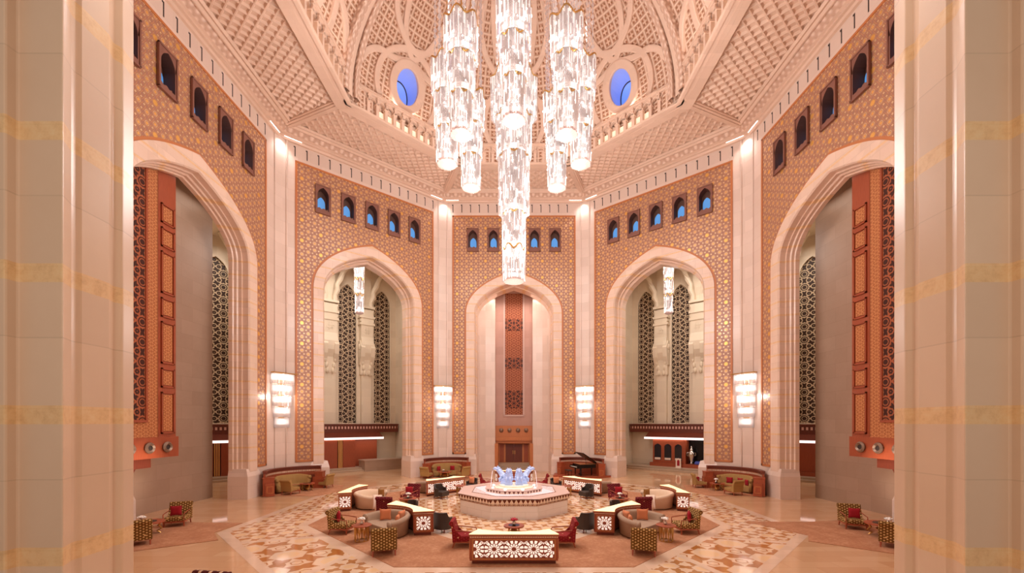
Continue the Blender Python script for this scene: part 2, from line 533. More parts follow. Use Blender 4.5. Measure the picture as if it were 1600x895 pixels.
# ---------------------------------------------------------------- mesh builder
class MB:
    def __init__(s):
        s.v = []; s.f = []; s.uvs = {}
    def add(s, verts, faces, mtx=None):
        o = len(s.v)
        if mtx is not None:
            verts = [mtx @ Vector(p) for p in verts]
        s.v += [tuple(p) for p in verts]
        s.f += [tuple(i+o for i in f) for f in faces]
        return s
    def quad(s, a, b, c, d):
        return s.add([a, b, c, d], [(0, 1, 2, 3)])
    def box(s, c, sz, rot=0, mtx=None):
        x, y, z = sz[0]/2, sz[1]/2, sz[2]/2
        v = [(-x, -y, -z), (x, -y, -z), (x, y, -z), (-x, y, -z), (-x, -y, z), (x, -y, z), (x, y, z), (-x, y, z)]
        f = [(0, 3, 2, 1), (4, 5, 6, 7), (0, 1, 5, 4), (1, 2, 6, 5), (2, 3, 7, 6), (3, 0, 4, 7)]
        T = Matrix.Translation(c) @ Matrix.Rotation(rot, 4, 'Z')
        if mtx is not None:
            T = mtx @ T
        return s.add(v, f, T)
    def b6(s, x0, x1, y0, y1, z0, z1):
        return s.box(((x0+x1)/2, (y0+y1)/2, (z0+z1)/2), (abs(x1-x0), abs(y1-y0), abs(z1-z0)))
    def prism(s, poly, z0, z1, top=None):
        n = len(poly); top = top or poly
        area = sum(poly[i][0]*poly[(i+1) % n][1]-poly[(i+1) % n][0]*poly[i][1] for i in range(n))
        if area < 0:
            poly = poly[::-1]; top = top[::-1]
        v = [(p[0], p[1], z0) for p in poly]+[(p[0], p[1], z1) for p in top]
        f = [tuple(range(n))[::-1], tuple(range(n, 2*n))]+[(i, (i+1) % n, n+(i+1) % n, n+i) for i in range(n)]
        return s.add(v, f)
    def side(s, poly, x0, x1):
        """extrude a (y,z) outline along x"""
        n = len(poly)
        area = sum(poly[i][0]*poly[(i+1) % n][1]-poly[(i+1) % n][0]*poly[i][1] for i in range(n))
        if area < 0:
            poly = poly[::-1]
        v = [(x0, p[0], p[1]) for p in poly]+[(x1, p[0], p[1]) for p in poly]
        f = [tuple(range(n))[::-1], tuple(range(n, 2*n))]+[(i, (i+1) % n, n+(i+1) % n, n+i) for i in range(n)]
        return s.add(v, f)
    def lathe(s, prof, n=20, c=(0, 0, 0), sx=1, sy=1, scal=None, cap=True):
        v = []; f = []
        for r, z in prof:
            for k in range(n):
                a = 2*PI*k/n
                q = r*(1+(scal[0]*math.cos(scal[1]*a) if scal else 0))
                v.append((c[0]+q*math.cos(a)*sx, c[1]+q*math.sin(a)*sy, c[2]+z))
        for j in range(len(prof)-1):
            for k in range(n):
                a, b = j*n+k, j*n+(k+1) % n
                f.append((a, b, b+n, a+n))
        if cap:
            f.append(tuple(range(n))[::-1]); m = (len(prof)-1)*n
            f.append(tuple(range(m, m+n)))
        return s.add(v, f)
    def tube(s, path, r, n=6, closed=False):
        P = [Vector(p) for p in path]
        rs = r if isinstance(r, (list, tuple)) else [r]*len(P)
        v = []; f = []
        for i, p in enumerate(P):
            if closed:
                d = P[(i+1) % len(P)]-P[i-1]
            else:
                d = P[min(i+1, len(P)-1)]-P[max(i-1, 0)]
            d.normalize()
            up = Vector((0, 0, 1)) if abs(d.z) < .9 else Vector((0, 1, 0))
            e1 = d.cross(up).normalized(); e2 = e1.cross(d).normalized()
            for k in range(n):
                a = 2*PI*k/n
                v.append(p+(e1*math.cos(a)+e2*math.sin(a))*rs[i])
        m = len(P)
        for i in range(m if closed else m-1):
            for k in range(n):
                a, b = i*n+k, i*n+(k+1) % n
                a2, b2 = ((i+1) % m)*n+k, ((i+1) % m)*n+(k+1) % n
                f.append((a, b, b2, a2))
        if not closed:
            f.append(tuple(range(n))[::-1]); f.append(tuple(range((m-1)*n, m*n)))
        return s.add(v, f)
    def ball(s, c, r, n=10, m=7):
        rx, ry, rz = r if isinstance(r, (tuple, list)) else (r, r, r)
        v = [(c[0], c[1], c[2]-rz)]; f = []
        for j in range(1, m):
            t = -PI/2+PI*j/m
            for k in range(n):
                a = 2*PI*k/n
                v.append((c[0]+rx*math.cos(t)*math.cos(a), c[1]+ry*math.cos(t)*math.sin(a), c[2]+rz*math.sin(t)))
        v.append((c[0], c[1], c[2]+rz))
        for k in range(n):
            f.append((0, 1+(k+1) % n, 1+k))
        for j in range(m-2):
            for k in range(n):
                a, b = 1+j*n+k, 1+j*n+(k+1) % n
                f.append((a, b, b+n, a+n))
        l = len(v)-1; o = 1+(m-2)*n
        for k in range(n):
            f.append((o+k, o+(k+1) % n, l))
        return s.add(v, f)
    def build(s, name, mat, parent=None, smooth=False, bevel=0, recalc=True, uv=None, **props):
        me = bpy.data.meshes.new(name)
        bm = bmesh.new()
        vs = [bm.verts.new(p) for p in s.v]
        for f in s.f:
            try:
                bm.faces.new([vs[i] for i in f])
            except ValueError:
                pass
        if recalc:
            bmesh.ops.recalc_face_normals(bm, faces=bm.faces)
        L = bm.loops.layers.uv.new('uv')
        bm.normal_update()
        for f in bm.faces:
            f.smooth = smooth
            n = f.normal
            if uv:
                for l in f.loops:
                    l[L].uv = uv(l.vert.co)
            elif abs(n.z) > .75:
                for l in f.loops:
                    l[L].uv = (l.vert.co.x, l.vert.co.y)
            else:
                h = math.hypot(n.x, n.y) or 1
                tx, ty = -n.y/h, n.x/h
                for l in f.loops:
                    l[L].uv = (l.vert.co.x*tx+l.vert.co.y*ty, l.vert.co.z)
        bm.to_mesh(me); bm.free()
        me.materials.append(mat if not isinstance(mat, str) else M[mat])
        o = bpy.data.objects.new(name, me)
        C.objects.link(o)
        if parent is not None:
            o.parent = parent
        if bevel:
            b = o.modifiers.new('bevel', 'BEVEL'); b.width = bevel; b.segments = 2; b.limit_method = 'ANGLE'
        for k, v in props.items():
            o[k] = v
        return o

def tag(o, label=None, cat=None, group=None, kind=None):
    if label: o['label'] = label
    if cat: o['category'] = cat
    if group: o['group'] = group
    if kind: o['kind'] = kind
    return o
def empty(name, loc=(0, 0, 0), rz=0, label=None, cat=None, group=None, kind=None):
    o = bpy.data.objects.new(name, None)
    C.objects.link(o)
    o.location = loc; o.rotation_euler = (0, 0, rz)
    return tag(o, label, cat, group, kind)
def copy_tree(o, parent=None):
    c = o.copy(); C.objects.link(c)
    if parent is not None:
        c.parent = parent
    for ch in list(o.children):
        copy_tree(ch, c)
    return c
USED = set()
def place(proto, loc, rz, label, group=None, scale=None):
    """first use moves the prototype itself, later uses copy it with its parts"""
    o = proto if proto.name not in USED else copy_tree(proto)
    USED.add(proto.name)
    o.location = loc; o.rotation_euler = (0, 0, rz)
    if scale: o.scale = scale
    o['label'] = label
    if group: o['group'] = group
    return o
def face_to(x, y, tx, ty):
    """rotation that turns local +y towards a target"""
    return math.atan2(-(tx-x), ty-y)

# ================================================================= THE SETTING
def struct(o, label, cat):
    return tag(o, label, cat, None, 'structure')

# ---------------------------------------------------------------- floor with its inlays
b = MB(); b.quad((-34, -4, 0), (34, -4, 0), (34, 50, 0), (-34, 50, 0))
floor = struct(b.build('floor', 'floor'), 'polished peach marble floor of the hall', 'floor')
def octa(ap, cy=YF, rot=0):
    r = ap/math.cos(PI/8)
    return [(r*math.sin(R(22.5+45*k)+rot), cy+r*math.cos(R(22.5+45*k)+rot)) for k in range(8)]
def annulus(a0, a1, z):
    p, q = octa(a0), octa(a1)
    b = MB()
    for k in range(8):
        j = (k+1) % 8
        b.quad((*p[k], z), (*p[j], z), (*q[j], z), (*q[k], z))
    return b
annulus(2.6, 5.6, .004).build('inlay_panel', 'inlay', floor)
annulus(5.55, 6.0, .006).build('border_strip', 'strip', floor)
annulus(9.2, 9.65, .006).build('border_strip', 'strip', floor)
annulus(9.6, 12.0, .004).build('inlay_panel', 'inlay', floor)
annulus(11.95, 12.35, .006).build('border_strip', 'strip', floor)
# large-figure kites in front of the middle of the sides, edged by pale strips
p0, p1 = octa(9.65), octa(12.0)
big = MB(); strips = MB()
for k in range(8):
    j = (k+1) % 8
    a, c = Vector(p1[k]), Vector(p1[j])
    e, f2 = Vector(p0[k]), Vector(p0[j])
    m0 = (e+f2)/2
    A = a.lerp(c, .22); B = a.lerp(c, .78); D = e.lerp(f2, .30); E = e.lerp(f2, .70)
    if k % 2 == 0:
        big.add([(*A, .008), (*B, .008), (*E, .008), (*D, .008)], [(0, 1, 2, 3)])
        for P, Q in ((A, D), (B, E)):
            d = (Q-P).normalized()*.14; n = Vector((-d.y, d.x))
            strips.add([(*(P+n), .010), (*(P-n), .010), (*(Q-n), .010), (*(Q+n), .010)], [(0, 1, 2, 3)])
big.build('inlay_panel', 'inlay_big', floor)
strips.build('border_strip', 'strip', floor)

# ---------------------------------------------------------------- walls with arches
TZ0, TZ1, WTOP = 1.82, 22.94, 24.3
WZ0, WZ1 = 19.75, 21.75
SPR = 14.2
def arch_pts(hw, apex, n=18, spr=SPR):
    """pointed arch outline from left foot to right foot"""
    P = []
    for k in range(-n, n+1):
        t = PI/2*(1-abs(k)/n)
        u = math.cos(t); 
        z = (max(0, 1-u**2.4))**(1/2.4)
        z = z*.66+.34*(1-u)
        x = hw*u*(1 if k > 0 else -1 if k < 0 else 0)
        P.append((x, spr+(apex-spr)*z))
    P.sort(key=lambda q: q[0])
    return P
WIN_N = [0]
def window(parent, x, label, pw=.28):
    """small arched window in a square wooden frame, with a deep niche and a blue pane at its back"""
    WIN_N[0] += 1
    o = empty('window_%d' % WIN_N[0], label=label, cat='window', kind='structure')
    o.location = parent.matrix_basis @ Vector((x, 0, 0)); o.rotation_euler = parent.rotation_euler
    w, z0, z1 = .50, WZ0, WZ1
    ow, spr, ap, zb = .39, 21.02, 21.62, 20.0
    pts = [(-ow, zb)]+[(px, pz) for px, pz in arch_pts(ow, ap, 6, spr)]+[(ow, zb)]
    f = MB()
    y0, y1 = -.14, .04
    outer = []
    for px, pz in pts:
        if pz <= zb+.01: outer.append((w if px > 0 else -w, z0))
        elif abs(px) >= ow-.001: outer.append((w if px > 0 else -w, pz))
        else: outer.append((px/ow*w, z1))
    n = len(pts)
    for k in range(n-1):
        a, c = pts[k], pts[k+1]; oa, oc = outer[k], outer[k+1]
        f.quad((a[0], y0, a[1]), (c[0], y0, c[1]), (oc[0], y0, oc[1]), (oa[0], y0, oa[1]))
    # fill the two corners at the top and the sill below
    for s in (-1, 1):
        f.add([(s*ow, y0, spr), (s*w, y0, spr), (s*w, y0, z1)], [(0, 1, 2)])
    f.quad((-ow, y0, zb), (ow, y0, zb), (w, y0, z0), (-w, y0, z0))
    for a, c in (((-w, z0), (w, z0)), ((w, z0), (w, z1)), ((w, z1), (-w, z1)), ((-w, z1), (-w, z0))):
        f.quad((a[0], y0, a[1]), (c[0], y0, c[1]), (c[0], y1, c[1]), (a[0], y1, a[1]))
    # raised lip round the frame
    for x0, x1, za, zc in ((-w-.03, w+.03, z1-.05, z1+.03), (-w-.03, w+.03, z0-.03, z0+.05), (-w-.03, -w+.05, z0, z1), (w-.05, w+.03, z0, z1)):
        f.b6(x0, x1, y0-.04, y0+.06, za, zc)
    f.build('frame', 'wood_frame', o)
    nb = MB(); D = .46
    for k in range(n-1):
        a, c = pts[k], pts[k+1]
        nb.quad((a[0], y0, a[1]), (a[0], D, a[1]), (c[0], D, c[1]), (c[0], y0, c[1]))
    nb.quad((-ow, y0, zb), (ow, y0, zb), (ow, D, zb), (-ow, D, zb))
    nb.add([(p[0], D, p[1]) for p in pts], [tuple(range(n))])
    nb.build('niche', 'wood_niche', o)
    # scalloped parapet at the foot of the opening
    sc = MB()
    top = []
    for k in range(17):
        u = k/16
        top.append((-ow+2*ow*u, zb+.10+.10*abs(math.sin(u*PI*2.5))))
    prof = top+[(ow, zb), (-ow, zb)]
    sc.add([(p[0], .0, p[1]) for p in prof]+[(p[0], .08, p[1]) for p in prof],
           [tuple(range(19)), tuple(range(19, 38))[::-1]]+[(k, k+1, k+20, k+19) for k in range(18)])
    sc.build('parapet', 'wood_frame', o)
    pp = [(-pw, zb+.1)]+arch_pts(pw, 21.15, 5, 20.7)+[(pw, zb+.1)]
    pn = MB(); m = len(pp)
    pn.add([(p[0], D-.05, p[1]) for p in pp]+[(p[0], D, p[1]) for p in pp], [tuple(range(m))]+[(k, (k+1) % m, m+(k+1) % m, m+k) for k in range(m)])
    pn.build('pane', 'blue_pane', o)
    return o

def make_wall(name, label, loc, phi, wl, wr, hw, tl, tr, apex, wins, winlab, reveal, tile=True):
    o = empty(name, loc, phi, label, 'wall', None, 'structure')
    bpy.context.view_layer.update()
    A = arch_pts(hw, apex)
    # marble field: side strips, frieze, base below the tiles
    b = MB()
    b.quad((-wl, 0, 0), (-tl, 0, 0), (-tl, 0, WTOP), (-wl, 0, WTOP))
    b.quad((tr, 0, 0), (wr, 0, 0), (wr, 0, WTOP), (tr, 0, WTOP))
    b.quad((-tl, 0, TZ1), (tr, 0, TZ1), (tr, 0, WTOP), (-tl, 0, WTOP))
    b.quad((-tl, 0, 0), (-hw, 0, 0), (-hw, 0, TZ0), (-tl, 0, TZ0))
    b.quad((hw, 0, 0), (tr, 0, 0), (tr, 0, TZ0), (hw, 0, TZ0))
    b.build('marble_field', 'marble', o)
    # gold mosaic field with holes for arch and windows
    t = MB(); y = -.03
    def q(x0, x1, z0, z1):
        t.quad((x0, y, z0), (x1, y, z0), (x1, y, z1), (x0, y, z1))
    q(-tl, -hw, TZ0, SPR); q(hw, tr, TZ0, SPR)
    q(-tl, tr, WZ1, TZ1)
    xs = [-tl]
    for wx in wins: xs += [wx-.5, wx+.5]
    xs.append(tr)
    for k in range(0, len(xs), 2):
        q(xs[k], xs[k+1], WZ0, WZ1)
    q(-tl, -hw, SPR, WZ0); q(hw, tr, SPR, WZ0)
    for k in range(len(A)-1):
        a, c = A[k], A[k+1]
        t.quad((a[0], y, a[1]), (c[0], y, c[1]), (c[0], y, WZ0), (a[0], y, WZ0))
    t.build('mosaic_field', 'mosaic', o)
    # terracotta edging round the mosaic and the arch
    e = MB(); w = .13
    for x0, x1, z0, z1 in ((-tl, -tl+w, TZ0, TZ1), (tr-w, tr, TZ0, TZ1), (-tl, tr, TZ1-w, TZ1), (-tl, -hw, TZ0, TZ0+w), (hw, tr, TZ0, TZ0+w)):
        e.b6(x0, x1, -.06, 0, z0, z1)
    A2 = [(-hw, TZ0)]+A+[(hw, TZ0)]
    B2 = [(-hw-.14, TZ0)]+arch_pts(hw+.14, apex+.15)+[(hw+.14, TZ0)]
    for k in range(len(A2)-1):
        a, c, d, f = A2[k], A2[k+1], B2[k+1], B2[k]
        e.quad((a[0], -.06, a[1]), (c[0], -.06, c[1]), (d[0], -.06, d[1]), (f[0], -.06, f[1]))
    e.build('edging', 'border', o)
    # arch band and stepped reveal
    prof = reveal
    rb = MB()
    ring_p = []
    for ins, yy in prof:
        ring_p.append([(-hw+ins, yy, 0), *[(px, yy, pz) for px, pz in arch_pts(hw-ins, apex-ins*1.15)], (hw-ins, yy, 0)])
    for j in range(len(prof)-1):
        for k in range(len(ring_p[0])-1):
            rb.quad(ring_p[j][k], ring_p[j][k+1], ring_p[j+1][k+1], ring_p[j+1][k])
    rb.build('arch_band', 'marble_band', o)
    # pedestals at the foot of both jambs
    for s in (-1, 1):
        pd = MB()
        x0, x1 = s*(hw+.34), s*(hw-prof[-1][0]-.08)
        dep = prof[-1][1]
        pd.b6(x0, x1, -.2, dep, 0, 1.35)
        xa, xb = min(x0, x1), max(x0, x1)
        pd.prism([(xa, -.2), (xb, -.2), (xb, dep), (xa, dep)], 1.35, 1.8, [(xa+.28, -.06), (xb-.1, -.06), (xb-.1, dep), (xa+.28, dep)] if s < 0 else [(xa+.1, -.06), (xb-.28, -.06), (xb-.28, dep), (xa+.1, dep)])
        pd.build('pedestal', 'marble', o)
    # vent slots in the frieze
    sl = MB(); k = -wl+.55
    while k < wr-.5:
        sl.b6(k-.03, k+.03, -.012, 0, 23.22, 23.92); sl.b6(k-.09, k+.03, -.012, 0, 23.84, 23.92)
        k += .78
    sl.build('vent_slots', 'black', o)
    for k, wx in enumerate(wins):
        window(o, wx, winlab % ['first', 'second', 'third', 'fourth', 'fifth'][k], .37 if name in ('wall_left', 'wall_right') else .28)
    return o

REV = [(0, 0), (0, -.12), (.66, -.12), (.74, -.02), (.74, .5), (.86, .5), (.86, .72), (1.0, .82), (1.0, 1.5)]
REVS = [(0, 0), (0, -.12), (.72, -.12), (.78, -.04), (.78, .3), (.86, .3), (.86, .5), (.93, .56), (.93, .72), (1.0, .76), (1.0, 1.0)]
REVB = [(0, 0), (0, -.12), (.70, -.12), (.78, -.02), (.78, 1.0), (.85, 1.05), (.85, 2.2)]
sp = 5.46/3
make_wall('wall_back', 'back wall of gold mosaic with the arch in front of the wooden door', (0, 36.91, 0), 0, 5.95, 5.95, 4.23, 5.46, 5.46, 17.95,
          [sp*k for k in (-2, -1, 0, 1, 2)], '%s small arched window from the left on the back wall', REVB)
PHI = R(40.8)
make_wall('wall_back_left', 'angled mosaic wall left of the back wall with a reception arch', (-11.17, 32.68, 0), PHI, 6.02, 6.02, 4.3, 5.47, 5.47, 18.4,
          [sp*k for k in (-2, -1, 0, 1, 2)], '%s small arched window from the left on the angled left wall', REV)
make_wall('wall_back_right', 'angled mosaic wall behind the grand piano with a reception arch', (11.17, 32.68, 0), -PHI, 6.02, 6.02, 4.3, 5.47, 5.47, 18.4,
          [sp*k for k in (-2, -1, 0, 1, 2)], '%s small arched window from the left on the angled right wall', REV)
ss = 5.84/3
make_wall('wall_left', 'left mosaic wall with a tall arch before a hanging wooden screen', (-16.09, 21.15, 0), PI/2, 7.28, 6.85, 4.75, 5.84, 7.9-.0-.06 if False else 5.84, 18.2,
          [ss*k for k in (-2, -1, 0, 1, 2)], '%s small arched window from the front on the left side wall', REVS)
make_wall('wall_right', 'right mosaic wall with a tall arch before a hanging wooden screen', (16.09, 21.15, 0), -PI/2, 6.85, 7.28, 4.75, 5.84, 5.84, 18.2,
          [ss*k for k in (-2, -1, 0, 1, 2)], '%s small arched window from the back on the right side wall', REVS)
# chamfered corners
def corner(name, label, a, c):
    b = MB()
    b.quad((a[0], a[1], 0), (c[0], c[1], 0), (c[0], c[1], WTOP), (a[0], a[1], WTOP))
    # slim raised bead at each edge
    for p in (a, c):
        b.box((p[0]*.998, p[1]-.03, 12.3), (.10, .10, 24), math.atan2(c[1]-a[1], c[0]-a[0]))
    return struct(b.build(name, 'marble'), label, 'wall')
t1 = 1.1
for sx, side in ((-1, 'left'), (1, 'right')):
    corner('wall_side_corner_'+side, 'chamfered %s corner of pale marble behind the larger wall light' % side, (sx*16.09, 28.0), (sx*(11.17+4.143*t1), 32.68-3.575*t1))
    corner('wall_back_corner_'+side, 'chamfered marble corner beside the back wall on the %s' % side, (sx*(11.17-4.143*t1), 32.68+3.575*t1), (sx*5.95, 36.91))
    b = MB(); b.quad((sx*16.09, 13.87, 0), (sx*6.25, 5.39, 0), (sx*6.25, 5.39, WTOP), (sx*16.09, 13.87, WTOP))
    b.quad((sx*16.09, 13.87, 0), (sx*16.09, 14.4, 0), (sx*16.09, 14.4, WTOP), (sx*16.09, 13.87, WTOP))
    struct(b.build('wall_front_'+side, 'marble'), 'angled marble wall at the %s behind the gallery pillar' % side, 'wall')

# ---------------------------------------------------------------- gallery pillars in the foreground
for sx, side in ((-1, 'left'), (1, 'right')):
    P = [(5.24, 5.74), (5.17, 5.5), (5.22, 5.42), (5.16, 5.3), (5.14, 4.95), (5.16, 4.89), (5.14, 4.83), (5.03, 4.64), (5.53, 4.64), (5.53, 4.52), (9.5, 4.52), (9.5, 5.74)]
    b = MB(); b.prism([(sx*x, y) for x, y in P], 0, 30)
    struct(b.build('wall_gallery_'+side, 'pillar_marble', bevel=.02), 'tall banded marble pillar framing the %s edge of the view' % side, 'pillar')

# ---------------------------------------------------------------- cornice, coffered soffit, balustrade, dome
def sweep(prof):
    b = MB()
    for j in range(len(prof)-1):
        p, q = ring(prof[j][0]), ring(prof[j+1][0])
        for k in range(8):
            i = (k+1) % 8
            b.quad((*p[k], prof[j][1]), (*p[i], prof[j][1]), (*q[i], prof[j+1][1]), (*q[k], prof[j+1][1]))
    return b
struct(sweep([(1.01, 24.05), (.975, 24.08), (.965, 24.2), (.94, 24.22), (.94, 24.34), (.915, 24.38)]).build('trim_1', 'plaster'), 'stepped pink plaster cornice along the top of the walls', 'cornice')
struct(sweep([(.915, 24.38), (.865, 24.62)]).build('trim_2', 'carved'), 'carved plaster frieze between cornice and coffered ceiling', 'frieze')
struct(sweep([(.865, 24.62), (.855, 24.55), (.84, 24.55), (.82, 24.66), (.80, 24.62), (.78, 24.72)]).build('trim_3', 'plaster'), 'plaster moulding round the outer edge of the coffered ceiling', 'moulding')
struct(sweep([(.09, 24.72), (.08, 24.62), (.05, 24.6), (.045, 24.53), (.02, 24.5), (.015, 24.41), (-.02, 24.41), (-.035, 24.44), (-.03, 24.47), (.0, 24.47)]).build('trim_4', 'plaster'), 'plaster moulding below the balustrade', 'moulding')
ceil = empty('ceiling', label='coffered pink plaster ceiling between walls and dome', cat='ceiling', kind='structure')
def coffers(k):
    """one trapezoid of diamond coffers"""
    o0, o1 = [Vector(ring(.79)[i]) for i in (k, (k+1) % 8)]
    i0, i1 = [Vector(ring(.08)[i]) for i in (k, (k+1) % 8)]
    ex = (o1-o0).normalized(); L = (o1-o0).length
    ey = ((i0+i1)/2-(o0+o1)/2); D = ey.length; ey.normalize()
    s0 = (i0-o0).dot(ex); s1 = L-(i1-o0).dot(ex)
    cw, cd = .58, .62
    nx = int(L/cw)+2; ny = int(D/cd)*2
    cd = 2*D/ny
    b = MB(); zb, zt = 24.72, 24.83
    def W3(u, v, z):
        u = max(s0*v/D, min(L-s1*v/D, u)); v = max(0, min(D, v))
        p = o0+ex*u+ey*v
        return (p.x, p.y, z)
    for j in range(0, ny+1):
        v = j*cd/2
        for i in range(-1, nx+1):
            u = (i+(.5 if j % 2 else 0))*cw + (L/2) % cw
            lo, hi = s0*v/D, L-s1*v/D
            if u < lo-.25 or u > hi+.25 or v < -.01: continue
            c = [(u-cw/2, v), (u, v-cd/2), (u+cw/2, v), (u, v+cd/2)]
            r1 = [(u+(a-u)*.88, v+(d-v)*.88) for a, d in c]
            r2 = [(u+(a-u)*.56, v+(d-v)*.56) for a, d in c]
            V = [W3(*p, zb) for p in c]+[W3(*p, zb) for p in r1]+[W3(*p, zt) for p in r2]
            F = [(n, (n+1) % 4, 4+(n+1) % 4, 4+n) for n in range(4)]+[(4+n, 4+(n+1) % 4, 8+(n+1) % 4, 8+n) for n in range(4)]+[(8, 9, 10, 11)]
            b.add(V, F)
    b.quad(W3(-1, 0, 25.1), W3(L+1, 0, 25.1), W3(L, D, 25.1), W3(0, D, 25.1))
    return b
for k in range(8):
    coffers(k).build('coffer_panel', 'plaster', ceil, recalc=False)
    a, c = Vector(ring(.86)[k]), Vector(ring(.03)[k])
    d = (c-a).normalized(); n = Vector((-d.y, d.x))
    b = MB()
    for w, z0, z1 in ((.62, 24.66, 24.8), (.44, 24.58, 24.66), (.16, 24.53, 24.58)):
        P = [a+n*w/2, a-n*w/2, c-n*w/2, c+n*w/2]
        b.prism([(p.x, p.y) for p in P], z0, z1)
    b.build('beam', 'plaster', ceil)

def balustrade(k):
    a, c = Vector(ring(-.01)[k]), Vector(ring(-.01)[(k+1) % 8])
    L = (c-a).length
    phi = math.atan2(c.y-a.y, c.x-a.x)
    # the local frame runs along the edge, +y outwards from the hall's centre
    mid = (a+c)/2
    inward = Vector((-math.sin(phi), math.cos(phi)))
    if inward.dot(mid-Vector((0, YC))) < 0:
        phi += PI
    lab = ['back right', 'right', 'front right', 'front', 'front left', 'left', 'back left', 'back'][k]
    o = empty('trim_%d' % (5+k), (mid.x, mid.y, 24.46), phi, 'plaster balustrade of pointed arches along the %s side of the dome' % lab, 'balustrade', None, 'structure')
    h = L/2
    r = MB()
    r.b6(-h, h, -.14, .2, 0, .05); r.b6(-h, h, -.22, .26, 1.12, 1.24); r.b6(-h-.05, h+.05, -.3, .3, 1.24, 1.32)
    r.build('rail', 'plaster', o)
    n = max(5, int((L-1.2)/.60)); st = (L-1.2)/n
    bal = None
    sp_ = MB()
    for i in range(n+1):
        x = -h+.6+i*st
        if bal is None:
            q = MB()
            q.b6(-.10, .10, -.13, .13, .05, .74); q.b6(-.14, .14, -.20, .14, .68, .78)
            q.b6(-.055, .055, -.2, -.1, .72, 1.0); q.b6(-.09, .09, -.26, -.1, 1.0, 1.12)
            bal = q.build('baluster', 'plaster', o)
        else:
            cb = bal.copy(); C.objects.link(cb); cb.parent = o; bal = cb
        bal.location = (x, 0, 0)
        if i < n:
            # pointed spandrel between two balusters
            pts = [(x+.07, .68), (x+.07, .78), (x+st*.28, .96), (x+st/2, 1.06), (x+st*.72, .96), (x+st-.07, .78), (x+st-.07, .68)]
            up = [(x, .68), (x, .85), (x+st*.28, 1.12), (x+st/2, 1.12), (x+st*.72, 1.12), (x+st, .85), (x+st, .68)]
            for m in range(6):
                sp_.add([(pts[m][0], yy, pts[m][1]) for yy in (-.08, .06)]+[(pts[m+1][0], yy, pts[m+1][1]) for yy in (-.08, .06)]
                        + [(up[m][0], yy, up[m][1]) for yy in (-.08, .06)]+[(up[m+1][0], yy, up[m+1][1]) for yy in (-.08, .06)],
                        [(0, 2, 6, 4), (1, 5, 7, 3), (0, 1, 3, 2)])
    sp_.build('spandrel', 'plaster', o)
    pr = MB()
    for x in (-h, h):
        pr.b6(x-.34, x+.34, -.2, .3, 0, .3); pr.b6(x-.26, x+.26, -.12, .26, .3, .95); pr.b6(x-.36, x+.36, -.24, .3, .95, 1.34)
        pr.lathe([(.24, 1.34), (.3, 1.42), (.12, 1.56), (.02, 1.66)], 8, (x, .05, 0))
    pr.build('corner_post', 'plaster', o)
    bk = MB(); bk.b6(-h, h, .40, .44, 0, .9)
    bk.build('back_panel', 'plaster', o)
    o.scale = (1, 1, 1.06)
    cs_ = MB(); cs_.b6(-h+.35, h-.35, .16, .2, .06, .62); cs_.build('niche_glow_panel', 'niche_glow', o)  # self-glowing sheet standing in for cove light on the niches behind the balusters
for k in range(8):
    balustrade(k)
struct(sweep([(-.02, 24.47), (.16, 24.47)]).build('trim_13', 'plaster'), 'plaster ledge behind the balustrade', 'ledge')

DA, DB, DH = 10.95, 8.7, 24.9
def dome_pt(az, e, r=1.0):
    return Vector((DA*r*math.cos(e)*math.sin(az), YC+DA*r*math.cos(e)*math.cos(az), DH+DB*r*math.sin(e)))
def gore(u, v, g, r=1.0):
    e = v/9.7
    az = R(45*g)+u/(DA*max(math.cos(e), .12))
    return dome_pt(az, e, r)
dome = empty('ceiling_dome', label='pink plaster dome with pierced lattice panels and round windows', cat='dome', kind='structure')
NA, NE = 256, 64
OV, ORX, ORV = 2.95, .86, 1.2
b = MB(); V = {}
uvmap = {}
for j in range(NE+1):
    e = -.05+(PI/2+.05)*j/NE
    for k in range(NA+1):
        V[k, j] = len(b.v)
        az = R(-22.5)+2*PI*k/NA
        b.v.append(tuple(dome_pt(az, e)))
        uvmap[b.v[-1]] = None
for j in range(NE):
    e = -.05+(PI/2+.05)*(j+.5)/NE
    for k in range(NA):
        az = R(-22.5)+2*PI*(k+.5)/NA
        g = round(math.degrees(az)/45)
        u = (az-R(45*g))*DA*math.cos(e); v = e*9.7
        if (u/(ORX+.22))**2+((v-OV)/(ORV+.22))**2 < 1: continue
        b.f.append((V[k, j], V[k+1, j], V[k+1, j+1], V[k, j+1]))
def dome_uv(co):
    rho = math.hypot(co.x, co.y-YC)
    e = math.atan2((co.z-DH)/DB, rho/DA)
    az = math.atan2(co.x, co.y-YC)
    az = R(-22.5)+((az+R(22.5)) % (2*PI)) if True else az
    g = math.floor(math.degrees(az+R(22.5))/45+1e-6)
    return ((az)*DA*.9, e*9.7)
shell = b.build('lattice_shell', 'dome', dome, smooth=True, recalc=False, uv=dome_uv)
def ribbon(path, g, w, d=.14, name='ribbon', mat='plaster', closed=False):
    """raised flat band following a path of (u,v) on gore g"""
    b = MB(); n = len(path); V = []
    prof = [(-w/2, 1.004), (-w/2, 1-d/DA), (-w/2+.07, 1-d/DA-.002), (w/2-.07, 1-d/DA-.002), (w/2, 1-d/DA), (w/2, 1.004)]
    for i, (u, v) in enumerate(path):
        a = path[(i-1) % n] if closed else path[max(0, i-1)]
        c = path[(i+1) % n] if closed else path[min(n-1, i+1)]
        du, dv = c[0]-a[0], c[1]-a[1]; l = math.hypot(du, dv) or 1
        nu, nv = -dv/l, du/l
        V += [gore(u+nu*o, v+nv*o, g, r) for o, r in prof]
    m = len(prof); F = []
    for i in range(n if closed else n-1):
        for k in range(m-1):
            F.append((i*m+k, i*m+k+1, ((i+1) % n)*m+k+1, ((i+1) % n)*m+k))
    b.add(V, F)
    return b
